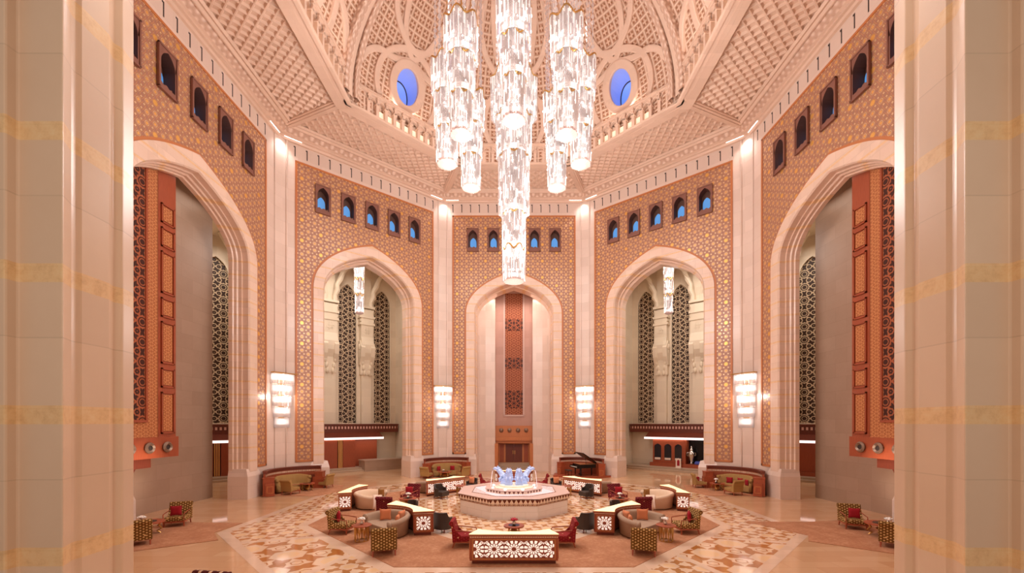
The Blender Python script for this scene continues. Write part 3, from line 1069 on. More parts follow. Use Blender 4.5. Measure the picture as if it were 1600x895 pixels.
def spline(pts, n=10):
    out = []
    P = [pts[0]]+list(pts)+[pts[-1]]
    for i in range(1, len(P)-2):
        for k in range(n):
            t = k/n
            q = []
            for a in (0, 1):
                p0, p1, p2, p3 = P[i-1][a], P[i][a], P[i+1][a], P[i+2][a]
                q.append(.5*(2*p1+(p2-p0)*t+(2*p0-5*p1+4*p2-p3)*t*t+(3*p1-p0-3*p2+p3)*t**3))
            out.append(tuple(q))
    out.append(pts[-1])
    return out
def OFF(g, d):
    return Vector((math.sin(R(45*g))*d, math.cos(R(45*g))*d, 0))
for g in range(8):
    ell = [((ORX+.22)*math.cos(2*PI*k/40), OV+(ORV+.22)*math.sin(2*PI*k/40)) for k in range(40)]
    ribbon(ell, g, .52, .2, closed=True).build('oculus_ring', 'plaster', dome)
    outer = MB()
    E1 = [(ORX*math.cos(2*PI*k/40), OV+ORV*math.sin(2*PI*k/40)) for k in range(40)]
    for k in range(40):
        a, c = E1[k], E1[(k+1) % 40]
        outer.quad(gore(*a, g, .985), gore(*c, g, .985), gore(*c, g, 1.0)+OFF(g, 1.5), gore(*a, g, 1.0)+OFF(g, 1.5))
    outer.build('oculus_funnel', 'funnel', dome)
    fr_ = MB(); fr_.tube([gore(*a, g, 1.0)+OFF(g, 1.42) for a in E1], .05, 6, True)
    fr_.build('oculus_frame', 'black', dome)
    pn = MB(); pn.add([gore(*a, g, 1.0)+OFF(g, 1.5) for a in E1], [tuple(range(40))])
    pn.build('oculus_pane', 'sky', dome)
    for s in (-1, 1):
        lp = spline([(s*.4, .2), (s*1.6, .9), (s*2.25, 2.3), (s*1.95, 3.9), (s*.9, 4.9), (-s*.7, 5.45), (-s*1.9, 6.5), (-s*2.3, 8.2), (-s*1.6, 10.2), (-s*.3, 11.6)])
        ribbon(lp, g, .38).build('interlace_band', 'plaster', dome)
        l2 = spline([(s*.6, 11.2), (s*1.3, 9.6), (s*1.35, 7.6), (s*.95, 5.9), (s*.1, 4.75), (-s*1.2, 4.15), (-s*2.4, 3.9), (-s*3.2, 3.2), (-s*3.75, 2.0)])
        ribbon(l2, g, .36).build('interlace_band', 'plaster', dome)
    for du in (-.42, .42):
        rb = ribbon([(0, v*.5) for v in range(-1, 30)], g+.5, .34, .34)
        # shift sideways along the meridian
        rb2 = ribbon([(du*max(.15, math.cos(v*.5/9.7)), v*.5) for v in range(-1, 30)], g+.5, .36, .36)
        rb2.build('rib', 'carved', dome)
    ribbon([(0, v*.5) for v in range(-1, 30)], g+.5, .34, .2).build('rib', 'plaster', dome)

# ---------------------------------------------------------------- bays behind the side arches, reception halls, back alcove
for sx, side in ((-1, 'left'), (1, 'right')):
    b = MB()
    x = sx*18.55
    b.b6(x, x+sx*.3, 11.5, 25.6, 0, 19.2)
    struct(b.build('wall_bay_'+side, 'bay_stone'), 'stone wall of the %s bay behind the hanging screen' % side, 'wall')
    b = MB(); b.b6(sx*17.0, sx*18.5, 11.2, 11.5, 0, 19.2)
    b.b6(sx*16.2, sx*18.6, 13.0, 16.2, 0, 19.2)
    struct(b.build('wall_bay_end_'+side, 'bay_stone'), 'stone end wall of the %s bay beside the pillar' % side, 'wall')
    b = MB(); b.quad((sx*16.1, 11, 19.2), (sx*19, 11, 19.2), (sx*19, 26.5, 19.2), (sx*16.1, 26.5, 19.2))
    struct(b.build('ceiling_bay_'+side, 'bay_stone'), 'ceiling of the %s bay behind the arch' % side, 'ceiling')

def oriel(sx, side):
    o = empty('wooden_screen', (sx*18.52, 17.6, 0), R(90) if sx < 0 else R(-90),
              'tall hanging carved wooden screen inside the %s arch' % side, 'wooden screen')
    # local: x along the wall (positive = away from the camera on the left), -y into the hall
    k = 1 if sx < 0 else -1
    f, b0 = -1.35, 0
    z0, z1 = 2.9, 17.4
    q = MB(); q.b6(-3.6, 3.6, f+.14, b0, z0+.9, z1); q.build('body', 'wood', o)
    base = MB(); base.b6(-3.65, 3.65, f-.04, b0, z0, z0+1.0); base.build('base_beam', 'wood', o)
    cb = MB(); cb.prism([(-2.3, -1.15), (2.3, -1.15), (2.3, -.05), (-2.3, -.05)], z0-.45, z0, None)
    cb.side([(-.9, z0-.75), (-.05, z0-.75), (-.05, z0-.4), (-1.1, z0-.4)], -1.6, 1.6); cb.build('bracket', 'wood_dark', o)
    tr = MB(); tr.b6(-2.45, 2.45, f, f+.15, z0+.95, z1); tr.build('carved_border', 'carved_wood', o)
    fr = MB()
    for xa in (-1.85, 1.75): fr.b6(xa, xa+.1, f-.06, f+.05, z0+1.8, z1)
    fr.b6(-1.85, 1.85, f-.06, f+.05, z0+1.7, z0+1.82); fr.build('moulding', 'wood', o)
    la = MB(); la.b6(-1.75, 1.75, f-.02, f+.05, z0+1.82, z1); la.build('lattice', 'lattice_wood', o)
    # stiles with square and tall raised panels
    for s in (-1, 1):
        xa, xb = (2.5, 3.55) if s > 0 else (-3.55, -2.5)
        st = MB(); st.b6(xa, xb, f+.02, f+.2, z0+1.0, z1); st.build('stile', 'wood', o)
        z = z0+1.15
        for kind in ('t', 's', 't', 's', 't', 's', 's', 't', 's', 't'):
            hh = 2.05 if kind == 't' else .95
            if z+hh > z1: break
            m = MB()
            for za, zb in ((z, z+.07), (z+hh-.07, z+hh)): m.b6(xa+.14, xb-.14, f-.05, f+.03, za, zb)
            for xc in (xa+.14, xb-.21): m.b6(xc, xc+.07, f-.05, f+.03, z, z+hh)
            pp = m.build('panel_frame', 'wood', o)
            c = MB(); c.b6(xa+.26, xb-.26, f-.02, f+.03, z+.13, z+hh-.13); c.build('carved_panel', 'carved_wood', pp)
            z += hh+.22
    for xk in (-2.9, -1.9, -.9, .9, 1.9, 2.9):
        d = MB()
        T = [(.0, -.02), (.12, -.02), (.13, .05), (.24, .0), (.27, -.08), (.2, -.16), (.12, -.1)]
        n = 16; vs = []; fs = []
        for r, yy in T:
            for i in range(n):
                a = 2*PI*i/n
                vs.append((xk+r*math.cos(a), f-.04+yy, z0+.5+r*math.sin(a)))
        for j in range(len(T)-1):
            for i in range(n):
                fs.append((j*n+i, j*n+(i+1) % n, (j+1)*n+(i+1) % n, (j+1)*n+i))
        d.add(vs, fs); p = d.build('pot_mouth', 'bronze', o)
        h = MB(); h.add([(xk+.12*math.cos(2*PI*i/n), f-.12, z0+.5+.12*math.sin(2*PI*i/n)) for i in range(n)], [tuple(range(n))])
        h.build('opening', 'black', p)
    return o
oriel(-1, 'left'); oriel(1, 'right')

def hall(sx, side):
    phi = PHI*(-sx)
    nx, ny = math.sin(phi)*-1, math.cos(phi)
    d = 10.0
    ox, oy = sx*11.17+nx*d, 32.68+ny*d
    # wall frame: x mirrored so that +x always points towards the middle of the back wall
    m = -sx
    w = empty('wall_hall_'+side, (ox, oy, 0), phi, 'cream plaster wall of the %s reception hall' % side, 'wall', None, 'structure')
    cs = [5.1, 1.55, -2.0, -5.55, -9.1]
    b = MB()
    edges = [-13]+sum([[c-.88, c+.88] for c in sorted(cs)], [])+[7.0]
    for i in range(0, len(edges), 2):
        b.b6(m*edges[i], m*edges[i+1], 0, .3, 0, 20)
    for c in cs:
        b.b6(m*(c-.88), m*(c+.88), 0, .3, 0, 4.55)
        A = arch_pts(.88, 18.35, 6, 16.8)
        for i in range(len(A)-1):
            a, e = A[i], A[i+1]
            b.quad((m*c+a[0], 0, a[1]), (m*c+e[0], 0, e[1]), (m*c+e[0], 0, 20), (m*c+a[0], 0, 20))
            b.quad((m*c+a[0], 0, a[1]), (m*c+e[0], 0, e[1]), (m*c+e[0], .25, e[1]), (m*c+a[0], .25, a[1]))
        for s in (-1, 1):
            b.quad((m*c+s*.88, 0, 4.55), (m*c+s*.88, .25, 4.55), (m*c+s*.88, .25, 16.8), (m*c+s*.88, 0, 16.8))
    b.build('plaster_field', 'cream', w)
    for i, c in enumerate(cs):
        l = MB()
        A = arch_pts(.9, 18.4, 6, 16.8)
        pts = [(m*c-.9, 4.5)]+[(m*c+a[0], a[1]) for a in A]+[(m*c+.9, 4.5)]
        l.add([(p[0], .2, p[1]) for p in pts], [tuple(range(len(pts)))])
        fr = MB()
        P2 = [(m*c-.98, 4.45)]+[(m*c+a[0], a[1]) for a in arch_pts(.98, 18.55, 6, 16.8)]+[(m*c+.98, 4.45)]
        P1 = [(m*c-.86, 4.45)]+[(m*c+a[0], a[1]) for a in arch_pts(.86, 18.3, 6, 16.8)]+[(m*c+.86, 4.45)]
        for q in range(len(P1)-1):
            fr.quad((P1[q][0], -.06, P1[q][1]), (P1[q+1][0], -.06, P1[q+1][1]), (P2[q+1][0], -.06, P2[q+1][1]), (P2[q][0], -.06, P2[q][1]))
        WIN_N[0] += 1
        lo = struct(fr.build('window_%d' % WIN_N[0], 'cream'), 'tall pointed lattice window, %s from the centre, in the %s reception hall' % (['first', 'second', 'third', 'fourth', 'fifth'][i], side), 'lattice window')
        lo.location = (ox, oy, 0); lo.rotation_euler = (0, 0, phi)
        l.build('lattice', 'lattice_cream', lo)
    # pilasters with corbelled brackets and ribs springing from them
    for i, x in enumerate([3.32, -.22, -3.78, -7.3]):
        p = MB()
        p.b6(m*(x-.5), m*(x+.5), -.35, 0, 4.3, 20)
        for zz, ww, yy in ((16.1, .78, -.72), (15.75, .70, -.62), (15.1, .78, -.72), (14.75, .70, -.62), (14.4, .76, -.7)):
            p.b6(m*(x-ww), m*(x+ww), yy, 0, zz, zz+.22)
        prof = [(-.66, 15.9), (-.62, 13.2), (-.85, 12.4), (-.78, 11.6), (-.5, 10.9), (-.4, 9.4), (0, 9.4), (0, 15.9)]
        p.side(prof, m*x-.62, m*x+.62)
        for s in (-1, 1):
            p.side([(-.5, 12.8), (-.95, 12.1), (-.8, 11.2), (-.45, 10.4), (0, 10.4), (0, 12.8)], m*x+s*.30, m*x+s*.72)
            pts = [(m*x+s*.45, 16.2), (m*x+s*.42, 16.8), (m*x+s*.62, 17.3), (m*x+s*.55, 17.8), (m*x+s*.85, 18.4), (m*x+s*1.0, 19.0), (m*x+s*1.6, 20.0)]
            p.tube([(q[0], -.45-.1*j, q[1]) for j, q in enumerate(pts)], [.26, .22, .28, .22, .26, .22, .22], 8)
            for j in range(6):
                p.ball((m*x+s*(.70-.09*j), -.45, 12.2-.52*j), (.17, .17, .3), 6, 5)
        for s in (-1, 1):
            p.b6(m*x-.28+.05*s, m*x+.28+.05*s, -.66, -.5, 13.75+.12*s, 13.85+.12*s); p.b6(m*x+s*.12-.04, m*x+s*.12+.04, -.66, -.5, 13.5, 14.2)
        p.build('pilaster', 'cream', w)
    b = MB(); b.b6(m*6.6, m*6.9, -8.6, .3, 0, 20)
    b.build('side_return', 'cream', w)
    bc = MB(); bc.quad((m*7.2, .4, 20), (m*-13, .4, 20), (m*-13, -9.6, 20), (m*7.2, -9.6, 20))
    bc.build('hall_ceiling', 'cream', w)
    b = MB(); b.b6(m*-13.3, m*-13, -11, .3, 0, 20)
    b.build('end_return', 'cream', w)
    # step in front of the counters
    st = MB(); st.b6(m*-13, m*6.6, -3.2, 0, 0, .16); st.b6(m*-13, m*6.6, -2.7, 0, .16, .32)
    st.build('floor_step', 'grey_step', w)
    # reception counter with a wooden canopy over it
    o = empty('reception_counter', (ox, oy, .32), phi, None, 'reception counter')
    x0, x1 = -12.9, 4.4
    c1 = MB(); c1.b6(m*x0, m*6.5, -.9, 0, 3.3, 4.1); c1.b6(m*x0, m*6.5, -1.0, 0, 4.02, 4.14)
    cn = c1.build('canopy', 'wood_dark', o)
    f2 = MB(); f2.b6(m*x0, m*6.4, -.94, -.88, 3.66, 3.9); f2.build('fret_panel', 'fret', cn)
    sl = MB()
    pts = [(-1.0, 3.3), (-2.05, 2.82), (-2.05, 2.72), (-.9, 2.72)]
    sl.side([(p[0], p[1]) for p in pts], m*x0, m*x1); sl.build('sloping_hood', 'wood_dark', cn)
    ls = MB(); ls.b6(m*x0, m*x1, -2.12, -2.02, 2.66, 2.86); ls.build('light_strip', 'lit_strip', cn)
    light('counter_light', 'AREA', (ox-nx*1.5, oy-ny*1.5, 2.95), 60, (1, .84, .76), 9, .4, rot=(0, 0, phi))
    if sx < 0:
        o['label'] = 'reception counter in the left hall with closed red wooden panels under a canopy'
        for xa, xb in ((-12.9, -9.4), (-8.9, -5.6), (-5.1, .1), (.6, 1.75), (1.95, 4.2)):
            q = MB(); q.b6(m*xa, m*xb, -1.6 if xb < 1.9 else -.9, -.4, 0, 2.7)
            q.build('panel', 'wood', o)
        for xa in (-9.15, -5.35, .35):
            q = MB(); q.b6(m*(xa-.2), m*(xa+.2), -1.66, -.5, 0, 2.7); q.build('studded_post', 'studs', o)
        q = MB(); q.b6(m*2.0, m*6.3, -3.4, -1.9, -.32, .62); q.b6(m*1.95, m*6.35, -3.45, -1.85, .62, .72)
        tag(q.build('stone_desk', 'bay_stone', None), 'low pale stone desk beside the left reception counter', 'desk').location = (ox, oy, .32)
        bpy.data.objects['stone_desk'].rotation_euler = (0, 0, phi)
    else:
        o['label'] = 'open reception counter in the right hall with glass cabinets under a canopy'
        q = MB(); q.b6(m*-12.9, m*3.9, -.5, -.3, 0, 2.7); q.build('back_panel', 'wood_dark', o)
        q = MB(); q.b6(m*-12.9, m*-3.4, -1.5, -.5, .34, 2.7); q.build('panel', 'wood', o)
        q = MB(); q.b6(m*-12.9, m*4.0, -1.7, -.4, 0, .34); q.build('plinth', 'wood', o)
        for i, xa in enumerate((3.25, 2.25, 1.25)):
            fr = MB(); fr.b6(m*(xa-.5), m*(xa+.5), -1.5, -.5, .34, 2.7)
            cbn = fr.build('cabinet', 'wood', o)
            gl = MB(); A = arch_pts(.34, 2.2, 5, 1.9)
            pts = [(m*xa-.34, .6)]+[(m*xa+a[0], a[1]) for a in A]+[(m*xa+.34, .6)]
            gl.add([(p[0], -1.52, p[1]) for p in pts], [tuple(range(len(pts)))]); gl.build('glass', 'dark_glass', cbn)
            it = MB(); it.b6(m*xa-.28, m*xa+.28, -1.58, -1.5, .64, .84); it.build('display_tray', 'pale_cloth', cbn)
        q = MB(); q.b6(m*.55, m*.75, -1.6, -.5, 0, 2.7); q.build('post', 'wood', o)
        q = MB(); q.b6(m*-3.4, m*.55, -.62, -.5, .34, 2.7); q.build('dark_backing', 'black_lacquer', o)
    return (ox, oy, phi, m)
HL = hall(-1, 'left'); HR = hall(1, 'right')

# back alcove: stone cheeks, mauve frame with tall lattice, pots, door
al = empty('wall_alcove', (0, 0, 0), 0, 'pale stone alcove wall behind the back arch', 'wall', None, 'structure')
b = MB()
for s in (-1, 1):
    # gently curved cheek from the arch jamb to the recess
    P = [(s*(3.6), 38.9), (s*3.25, 39.3), (s*2.7, 39.5), (s*1.78, 39.55), (s*1.78, 41.4)]
    for i in range(4):
        b.quad((*P[i], 0), (*P[i+1], 0), (*P[i+1], 18.2), (*P[i], 18.2))
    b.quad((s*3.4, 38.8, 0), (s*6.5, 38.8, 0), (s*6.5, 38.8, 18.2), (s*3.4, 38.8, 18.2))
b.quad((-6.5, 37, 18.2), (6.5, 37, 18.2), (6.5, 41.5, 18.2), (-6.5, 41.5, 18.2))
b.build('cheek', 'marble', al)
sc = empty('lattice_screen', (0, 40.6, 0), 0, 'tall narrow orange lattice screen in a mauve frame above the door', 'wooden screen')
b = MB()
b.b6(-1.78, -1.0, 0, .3, 4.3, 18.1); b.b6(1.0, 1.78, 0, .3, 4.3, 18.1); b.b6(-1.0, 1.0, 0, .3, 17.3, 18.1); b.b6(-1.0, 1.0, 0, .3, 4.3, 5.35)
b.build('surround', 'mauve', sc)
b = MB()
for s in (-1, 1): b.b6(s*.86, s*1.02, -.12, .1, 5.3, 17.3)
b.b6(-1.02, 1.02, -.12, .1, 17.2, 17.36); b.b6(-1.02, 1.02, -.12, .1, 5.2, 5.36)
b.build('moulding', 'mauve_light', sc)
b = MB(); b.b6(-.86, .86, .08, .16, 5.35, 17.25); b.build('lattice', 'lattice_back', sc)
for za, zb in ((6.0, 7.7), (9.9, 10.9), (13.6, 14.7)):
    bd = MB(); bd.b6(-.86, .86, .03, .08, za, zb)
    bd.build('open_lattice', 'lattice_wood', sc)
b = MB(); b.b6(-1.85, 1.85, -.35, .3, 3.15, 4.3); b.b6(-1.9, 1.9, -.5, .3, 2.85, 3.2); b.b6(-1.85, 1.85, -.3, .3, 2.6, 2.85)
bb = b.build('beam', 'wood_orange', sc)
for xk in (-1.22, -.42, .4, 1.18):
    d = MB(); d.ball((xk, -.42, 3.85), (.21, .16, .21), 14, 9); d.ball((xk, -.58, 3.85), (.1, .06, .1), 10, 6)
    d.build('pot', 'bronze', sc, smooth=True)
dr = empty('door_1', (0, 41.0, 0), 0, 'double dark wooden door under the lattice screen at the back', 'door', None, 'structure')
b = MB()
for s in (-1, 1):
    b.b6(s*1.5, s*1.82, -1.5, .2, 0, 2.6); b.b6(s*.82, s*.98, -.1, .1, .7, 2.6); b.b6(s*1.4, s*1.5, -.1, .1, .7, 2.6)
b.b6(-1.8, 1.8, -.1, .1, 2.5, 2.62); b.b6(-1.82, 1.82, -.1, .2, .62, .7)
b.build('frame', 'wood_orange', dr)
for s in (-1, 1):
    b = MB(); b.b6(s*.01, s*.82, 0, .1, .7, 2.5); lf = b.build('door_leaf', 'wood_dark', dr)
    h = MB(); h.b6(s*.06, s*.12, -.06, .02, 1.5, 1.85); h.build('handle', 'brass', lf)
    b = MB(); b.b6(s*.98, s*1.4, 0, .1, .7, 2.5); b.build('side_panel', 'wood', dr)
b = MB()
for i in range(4): b.b6(-1.5, 1.5, -1.5+.35*i, .2, .17*i, .17*(i+1))
struct(b.build('floor_step', 'grey_step'), 'low grey stone steps up to the back door', 'steps').location = (0, 41.0, 0)
b = MB(); b.b6(-1.8, 1.8, .25, .5, 0, 18.2); b.build('recess_back', 'mauve', al).location = (0, 41.0, 0)

# ================================================================= CHANDELIERS AND WALL LIGHTS
def tier(z0, z1, r0, r1, n=40, lobes=6):
    """curtain of hanging crystal rods between two heights, in a scalloped ring, three rows deep; clear rods and lit rods"""
    B = (MB(), MB())
    for row, (fr, dz) in enumerate(((1.0, 0.0), (.87, .1), (.74, .2))):
        m = n if row == 0 else int(n*.7)
        for k in range(m):
            a = 2*PI*(k+.5*row)/m
            q = 1+.06*math.cos(lobes*a)
            ra, rb = r1*fr*q, r0*fr*q
            ca, sa = math.cos(a), math.sin(a)
            zt = z1+.12*math.cos(lobes*a)
            zb = z0+dz*.3+random.uniform(0, .08)
            # each strand is a few rods hung end to end
            cuts = [zb]
            while cuts[-1] < zt-.55: cuts.append(cuts[-1]+random.uniform(.28, .62))
            cuts.append(zt)
            for u, v in zip(cuts, cuts[1:]):
                b = B[1 if random.random() < .34 else 0]
                w = .030 if b is B[0] else .024
                V = []
                for z in (u, v-.03):
                    t_ = (z-zb)/(zt-zb); r = rb+(ra-rb)*t_
                    for j in range(3):
                        t = a+2*PI*j/3
                        V.append((r*ca+w*math.cos(t), r*sa+w*math.sin(t), z))
                b.add(V, [(0, 1, 4, 3), (1, 2, 5, 4), (2, 0, 3, 5), (0, 2, 1)])
    return B
def bulbs(z0, z1, r, n):
    b = MB()
    for k in range(n):
        a = random.uniform(0, 2*PI); z = random.uniform(z0+.15, z1-.15)
        q = r*random.uniform(.9, 1.02)
        b.ball((q*math.cos(a), q*math.sin(a), z), random.uniform(.02, .05), 5, 4)
    return b
def crown(o, r, z):
    """scalloped brass rim from which a tier hangs"""
    b = MB(); P = []
    for k in range(48):
        a = 2*PI*k/48
        P.append((r*(1+.06*math.cos(6*a))*math.cos(a), r*(1+.06*math.cos(6*a))*math.sin(a), z+.12*math.cos(6*a)))
    b.tube(P, .045, 6, True)
    for k in range(4):
        a = PI*k/4
        b.tube([(r*math.cos(a), r*math.sin(a), z), (-r*math.cos(a), -r*math.sin(a), z)], .03, 5)
    b.build('rim', 'brass', o)
def chandelier(o, tiers, chain_top, n_chain, chain_r, dens=1.0, nb=26):
    """tiers: (z bottom, z top, radius)"""
    for i, (z0, z1, r) in enumerate(tiers):
        tb = tier(z0, z1, r*.97, r, int(52*r/.6*dens)); t = tb[0].build('crystal_tier', 'crystal', o, kind='stuff'); tb[1].build('lit_rods', 'crystal_lit', t, kind='stuff')
        c = MB(); c.lathe([(r*.66, z0+.05), (r*.66, z1-.12)], 20); c.build('lit_core', 'crystal_core', t)
        g = MB(); g.lathe([(r*.93, z0+.04), (r*.95, z0+.30)], 24, cap=False); g.build('light_band', 'light_band', t)
        bulbs(z0, z1, r*1.0, nb).build('bulbs', 'bulb', t, kind='stuff')
        crown(o, r*1.0, z1)
    z0, _, r = tiers[-1]
    d = MB(); d.lathe([(.05, z0-.10), (r*.5, z0-.08), (r*.93, z0), (r*.97, z0+.1)], 32, scal=(.03, 16)); d.build('bottom_disc', 'crystal_disc', o)
    zt = tiers[0][1]
    for k in range(n_chain):
        a = 2*PI*k/n_chain+.2
        ch = MB(); x, y = chain_r*math.cos(a), chain_r*math.sin(a)
        z = zt
        while z < chain_top:
            h = .30; w = random.uniform(.05, .11)
            ch.lathe([(.012, z), (w, z+h*.5), (.012, z+h)], 5, (x, y, 0), cap=False)
            z += h
        ch.build('crystal_chain', 'crystal', o)
    s = MB(); s.tube([(0, 0, zt), (0, 0, chain_top)], .035, 6); s.build('rod', 'brass', o)
# ring of eight and one long one in the middle
proto = empty('chandelier', label='x', cat='chandelier')
chandelier(proto, [(21.1, 22.8, .76), (19.4, 21.2, .62), (17.7, 19.5, .52)], 30.2, 7, .6, 1.25, 44)
names = {0: 'crystal chandelier hanging nearest, in front of the long central chandelier',
         1: 'tall crystal chandelier second to the right of the long central one, low disc showing', 2: 'rightmost crystal chandelier of the cluster, partly behind a nearer one',
         3: 'small-looking crystal chandelier close on the right of the long central one', 4: 'farthest crystal chandelier, almost hidden behind the long central one',
         5: 'small-looking crystal chandelier close on the left of the long central one', 6: 'leftmost crystal chandelier of the cluster, partly behind a nearer one',
         7: 'tall crystal chandelier second to the left of the long central one, low disc showing'}
for k, (x, y) in enumerate(CH_RING):
    place(proto, (x, y, 0), R(22.5), names[k], 'ring of crystal chandeliers under the dome')
mainc = empty('chandelier', (0, YC, 0), 0, 'longest crystal chandelier hanging in the middle down to the back arch', 'chandelier')
chandelier(mainc, [(20.0, 22.0, 1.12), (18.0, 20.1, .86), (15.1, 18.1, .74), (13.3, 15.2, .56), (11.75, 13.4, .54)], 31, 8, .85, 1.2, 56)

# chandeliers of the reception halls, smaller
ph = empty('chandelier', label='x', cat='chandelier')
chandelier(ph, [(17.4, 18.9, .42), (16.0, 17.3, .40), (14.3, 15.9, .36)], 19.9, 4, .3, 1.0, 16)
for sx, lab in ((-1, 'slim crystal chandelier seen through the left reception arch'), (1, 'slim crystal chandelier seen through the right reception arch')):
    place(ph, (sx*13.75, 37.0, 0), 0, lab, 'hall chandeliers')

def sconce(proto_scale=1):
    o = empty('wall_light', label='x', cat='wall light')
    zz = 0
    for i, (z0, z1, r) in enumerate(((3.05, 3.75, .86), (2.3, 3.0, .74), (1.55, 2.25, .68), (.8, 1.5, .60), (.1, .75, .52))):
        b = MB()
        for k in range(30):
            a = PI+PI*(k+.5)/30
            ca, sa = math.cos(a), math.sin(a)
            b.box((r*ca, r*sa*.6-.05, (z0+z1)/2), (.05, .05, z1-z0), a)
        t = b.build('crystal_tier', 'crystal', o)
        g = MB()
        n = 14
        P = [(r*.9*math.cos(PI+PI*k/n), r*.5*math.sin(PI+PI*k/n)-.04) for k in range(n+1)]
        for k in range(n):
            g.quad((*P[k], z1-.42), (*P[k+1], z1-.42), (*P[k+1], z1-.06), (*P[k], z1-.06))
        g.build('light_band', 'lamp', t)
    f = MB(); f.b6(-.86, .86, -.55, -.02, 3.75, 3.82); f.b6(-.2, .2, -.08, -.02, .2, 3.8)
    f.build('frame', 'brass', o)
    return o
ps = sconce()
def fac(sx, which):
    if which == 's':
        a, c = (sx*16.09, 28.0), (sx*(11.17+4.143*t1), 32.68-3.575*t1)
    else:
        a, c = (sx*(11.17-4.143*t1), 32.68+3.575*t1), (sx*5.95, 36.91)
    mx, my = (a[0]+c[0])/2, (a[1]+c[1])/2
    nx, ny = -(my-c[1]), (mx-c[0])
    L = math.hypot(nx, ny); nx, ny = nx/L, ny/L
    if nx*(0-mx)+ny*(YC-my) < 0: nx, ny = -nx, -ny
    return mx, my, nx, ny
for sx, wh, z, sc_, lab in ((-1, 's', 4.15, 1.0, 'tiered crystal wall light between the left arch and the left reception arch'),
                            (1, 's', 4.15, 1.0, 'tiered crystal wall light between the right reception arch and the right arch'),
                            (-1, 'b', 4.0, 1.0, 'tiered crystal wall light on the corner left of the back wall'),
                            (1, 'b', 4.0, 1.0, 'tiered crystal wall light above the grand piano')):
    mx, my, nx, ny = fac(sx, wh)
    place(ps, (mx+nx*.02, my+ny*.02, z), math.atan2(nx, -ny), lab, 'crystal wall lights on the corners', (1, 1, 1))
    light('wall_light_glow', 'POINT', (mx+nx*.62, my+ny*.62, z+2.2), 90, PINK, .06)
# bright linear lamps tucked on the cornice at the corners
for k, lab in ((0, 'right of the back wall'), (1, 'above the right reception arch'), (6, 'above the left reception arch'), (7, 'left of the back wall')):
    for e in (-1, 1):
        p = Vector(ring(.962)[k]); q = Vector(ring(.962)[(k+e) % 8])
        d = (q-p).normalized(); m = p+d*.75
        b = MB(); b.box((0, 0, 0), (1.1, .1, .07))
        lo = b.build('cornice_lamp', 'lamp')
        lo.location = (m.x, m.y, 24.24); lo.rotation_euler = (0, 0, math.atan2(d.y, d.x))
        tag(lo, 'glowing strip lamp on the cornice corner %s, %s of the pair' % (lab, 'outer' if (k in (1, 6)) == (e == (1 if k == 1 else -1)) else 'inner'), 'lamp', 'strip lamps on the cornice corners')

# ================================================================= FOUNTAIN
fo = empty('fountain', (0, YF, 0), 0, 'white octagonal marble fountain with zigzag tiled rim in the middle', 'fountain')
def oc(ap):
    r = ap/math.cos(PI/8)
    return [(r*math.sin(R(22.5+45*k)), r*math.cos(R(22.5+45*k))) for k in range(8)]
b = MB(); b.prism(oc(2.74), 0, .66); b.build('basin_wall', 'white_marble', fo)
b = MB(); b.prism(oc(2.75), .645, .69); b.build('check_band', 'checks', fo)
b = MB(); b.prism(oc(2.75), .69, .74, oc(2.83)); b.prism(oc(2.83), .74, .965); b.build('zigzag_band', 'zigzag', fo)
def flat_ring(b, a0, a1, z0, z1):
    p, q = oc(a0), oc(a1)
    for k in range(8):
        j = (k+1) % 8
        b.quad((*p[k], z0), (*p[j], z0), (*q[j], z1), (*q[k], z1))
b = MB(); flat_ring(b, 2.86, 2.18, 1.0, 1.0); flat_ring(b, 2.86, 2.86, .96, 1.0); flat_ring(b, 2.18, 2.18, 1.0, .8); b.build('rim', 'mauve_light', fo)
b = MB(); b.prism(oc(2.86), .955, .985); b.build('check_edge', 'beads', fo)
b = MB(); b.prism(oc(2.2), .5, .985); b.build('water', 'water', fo)
b = MB(); flat_ring(b, 2.17, 2.17, 1.0, 1.02); flat_ring(b, 2.17, 2.12, 1.02, 1.02); b.build('inner_edge', 'checks', fo)
b = MB(); b.prism(oc(1.46), .8, 1.12); b.build('tier_zigzag', 'zigzag', fo)
b = MB(); b.prism(oc(1.50), 1.12, 1.15); b.build('tier_rim', 'mauve_light', fo)
b = MB(); b.lathe([(1.05, 1.1), (1.05, 1.18), (.98, 1.20)], 32); b.build('glass_step', 'ice_disc', fo)
b = MB(); b.lathe([(.80, 1.18), (.80, 1.28), (.76, 1.30)], 32); b.build('glass_disc', 'ice_disc', fo)
for k in range(8):
    a = R(22.5+45*k); b = MB(); b.ball((1.2*math.sin(a), 1.2*math.cos(a), 1.17), (.06, .06, .05), 8, 5)
    b.build('lamp', 'lamp', fo)
def glass_foot(o):
    b = MB(); b.prism([(-.20, -.17), (.20, -.17), (.20, .17), (-.20, .17)], 0, .13); b.prism([(-.17, -.15), (.17, -.15), (.17, .15), (-.17, .15)], .13, .22)
    b.build('foot', 'ice', o, bevel=.03)
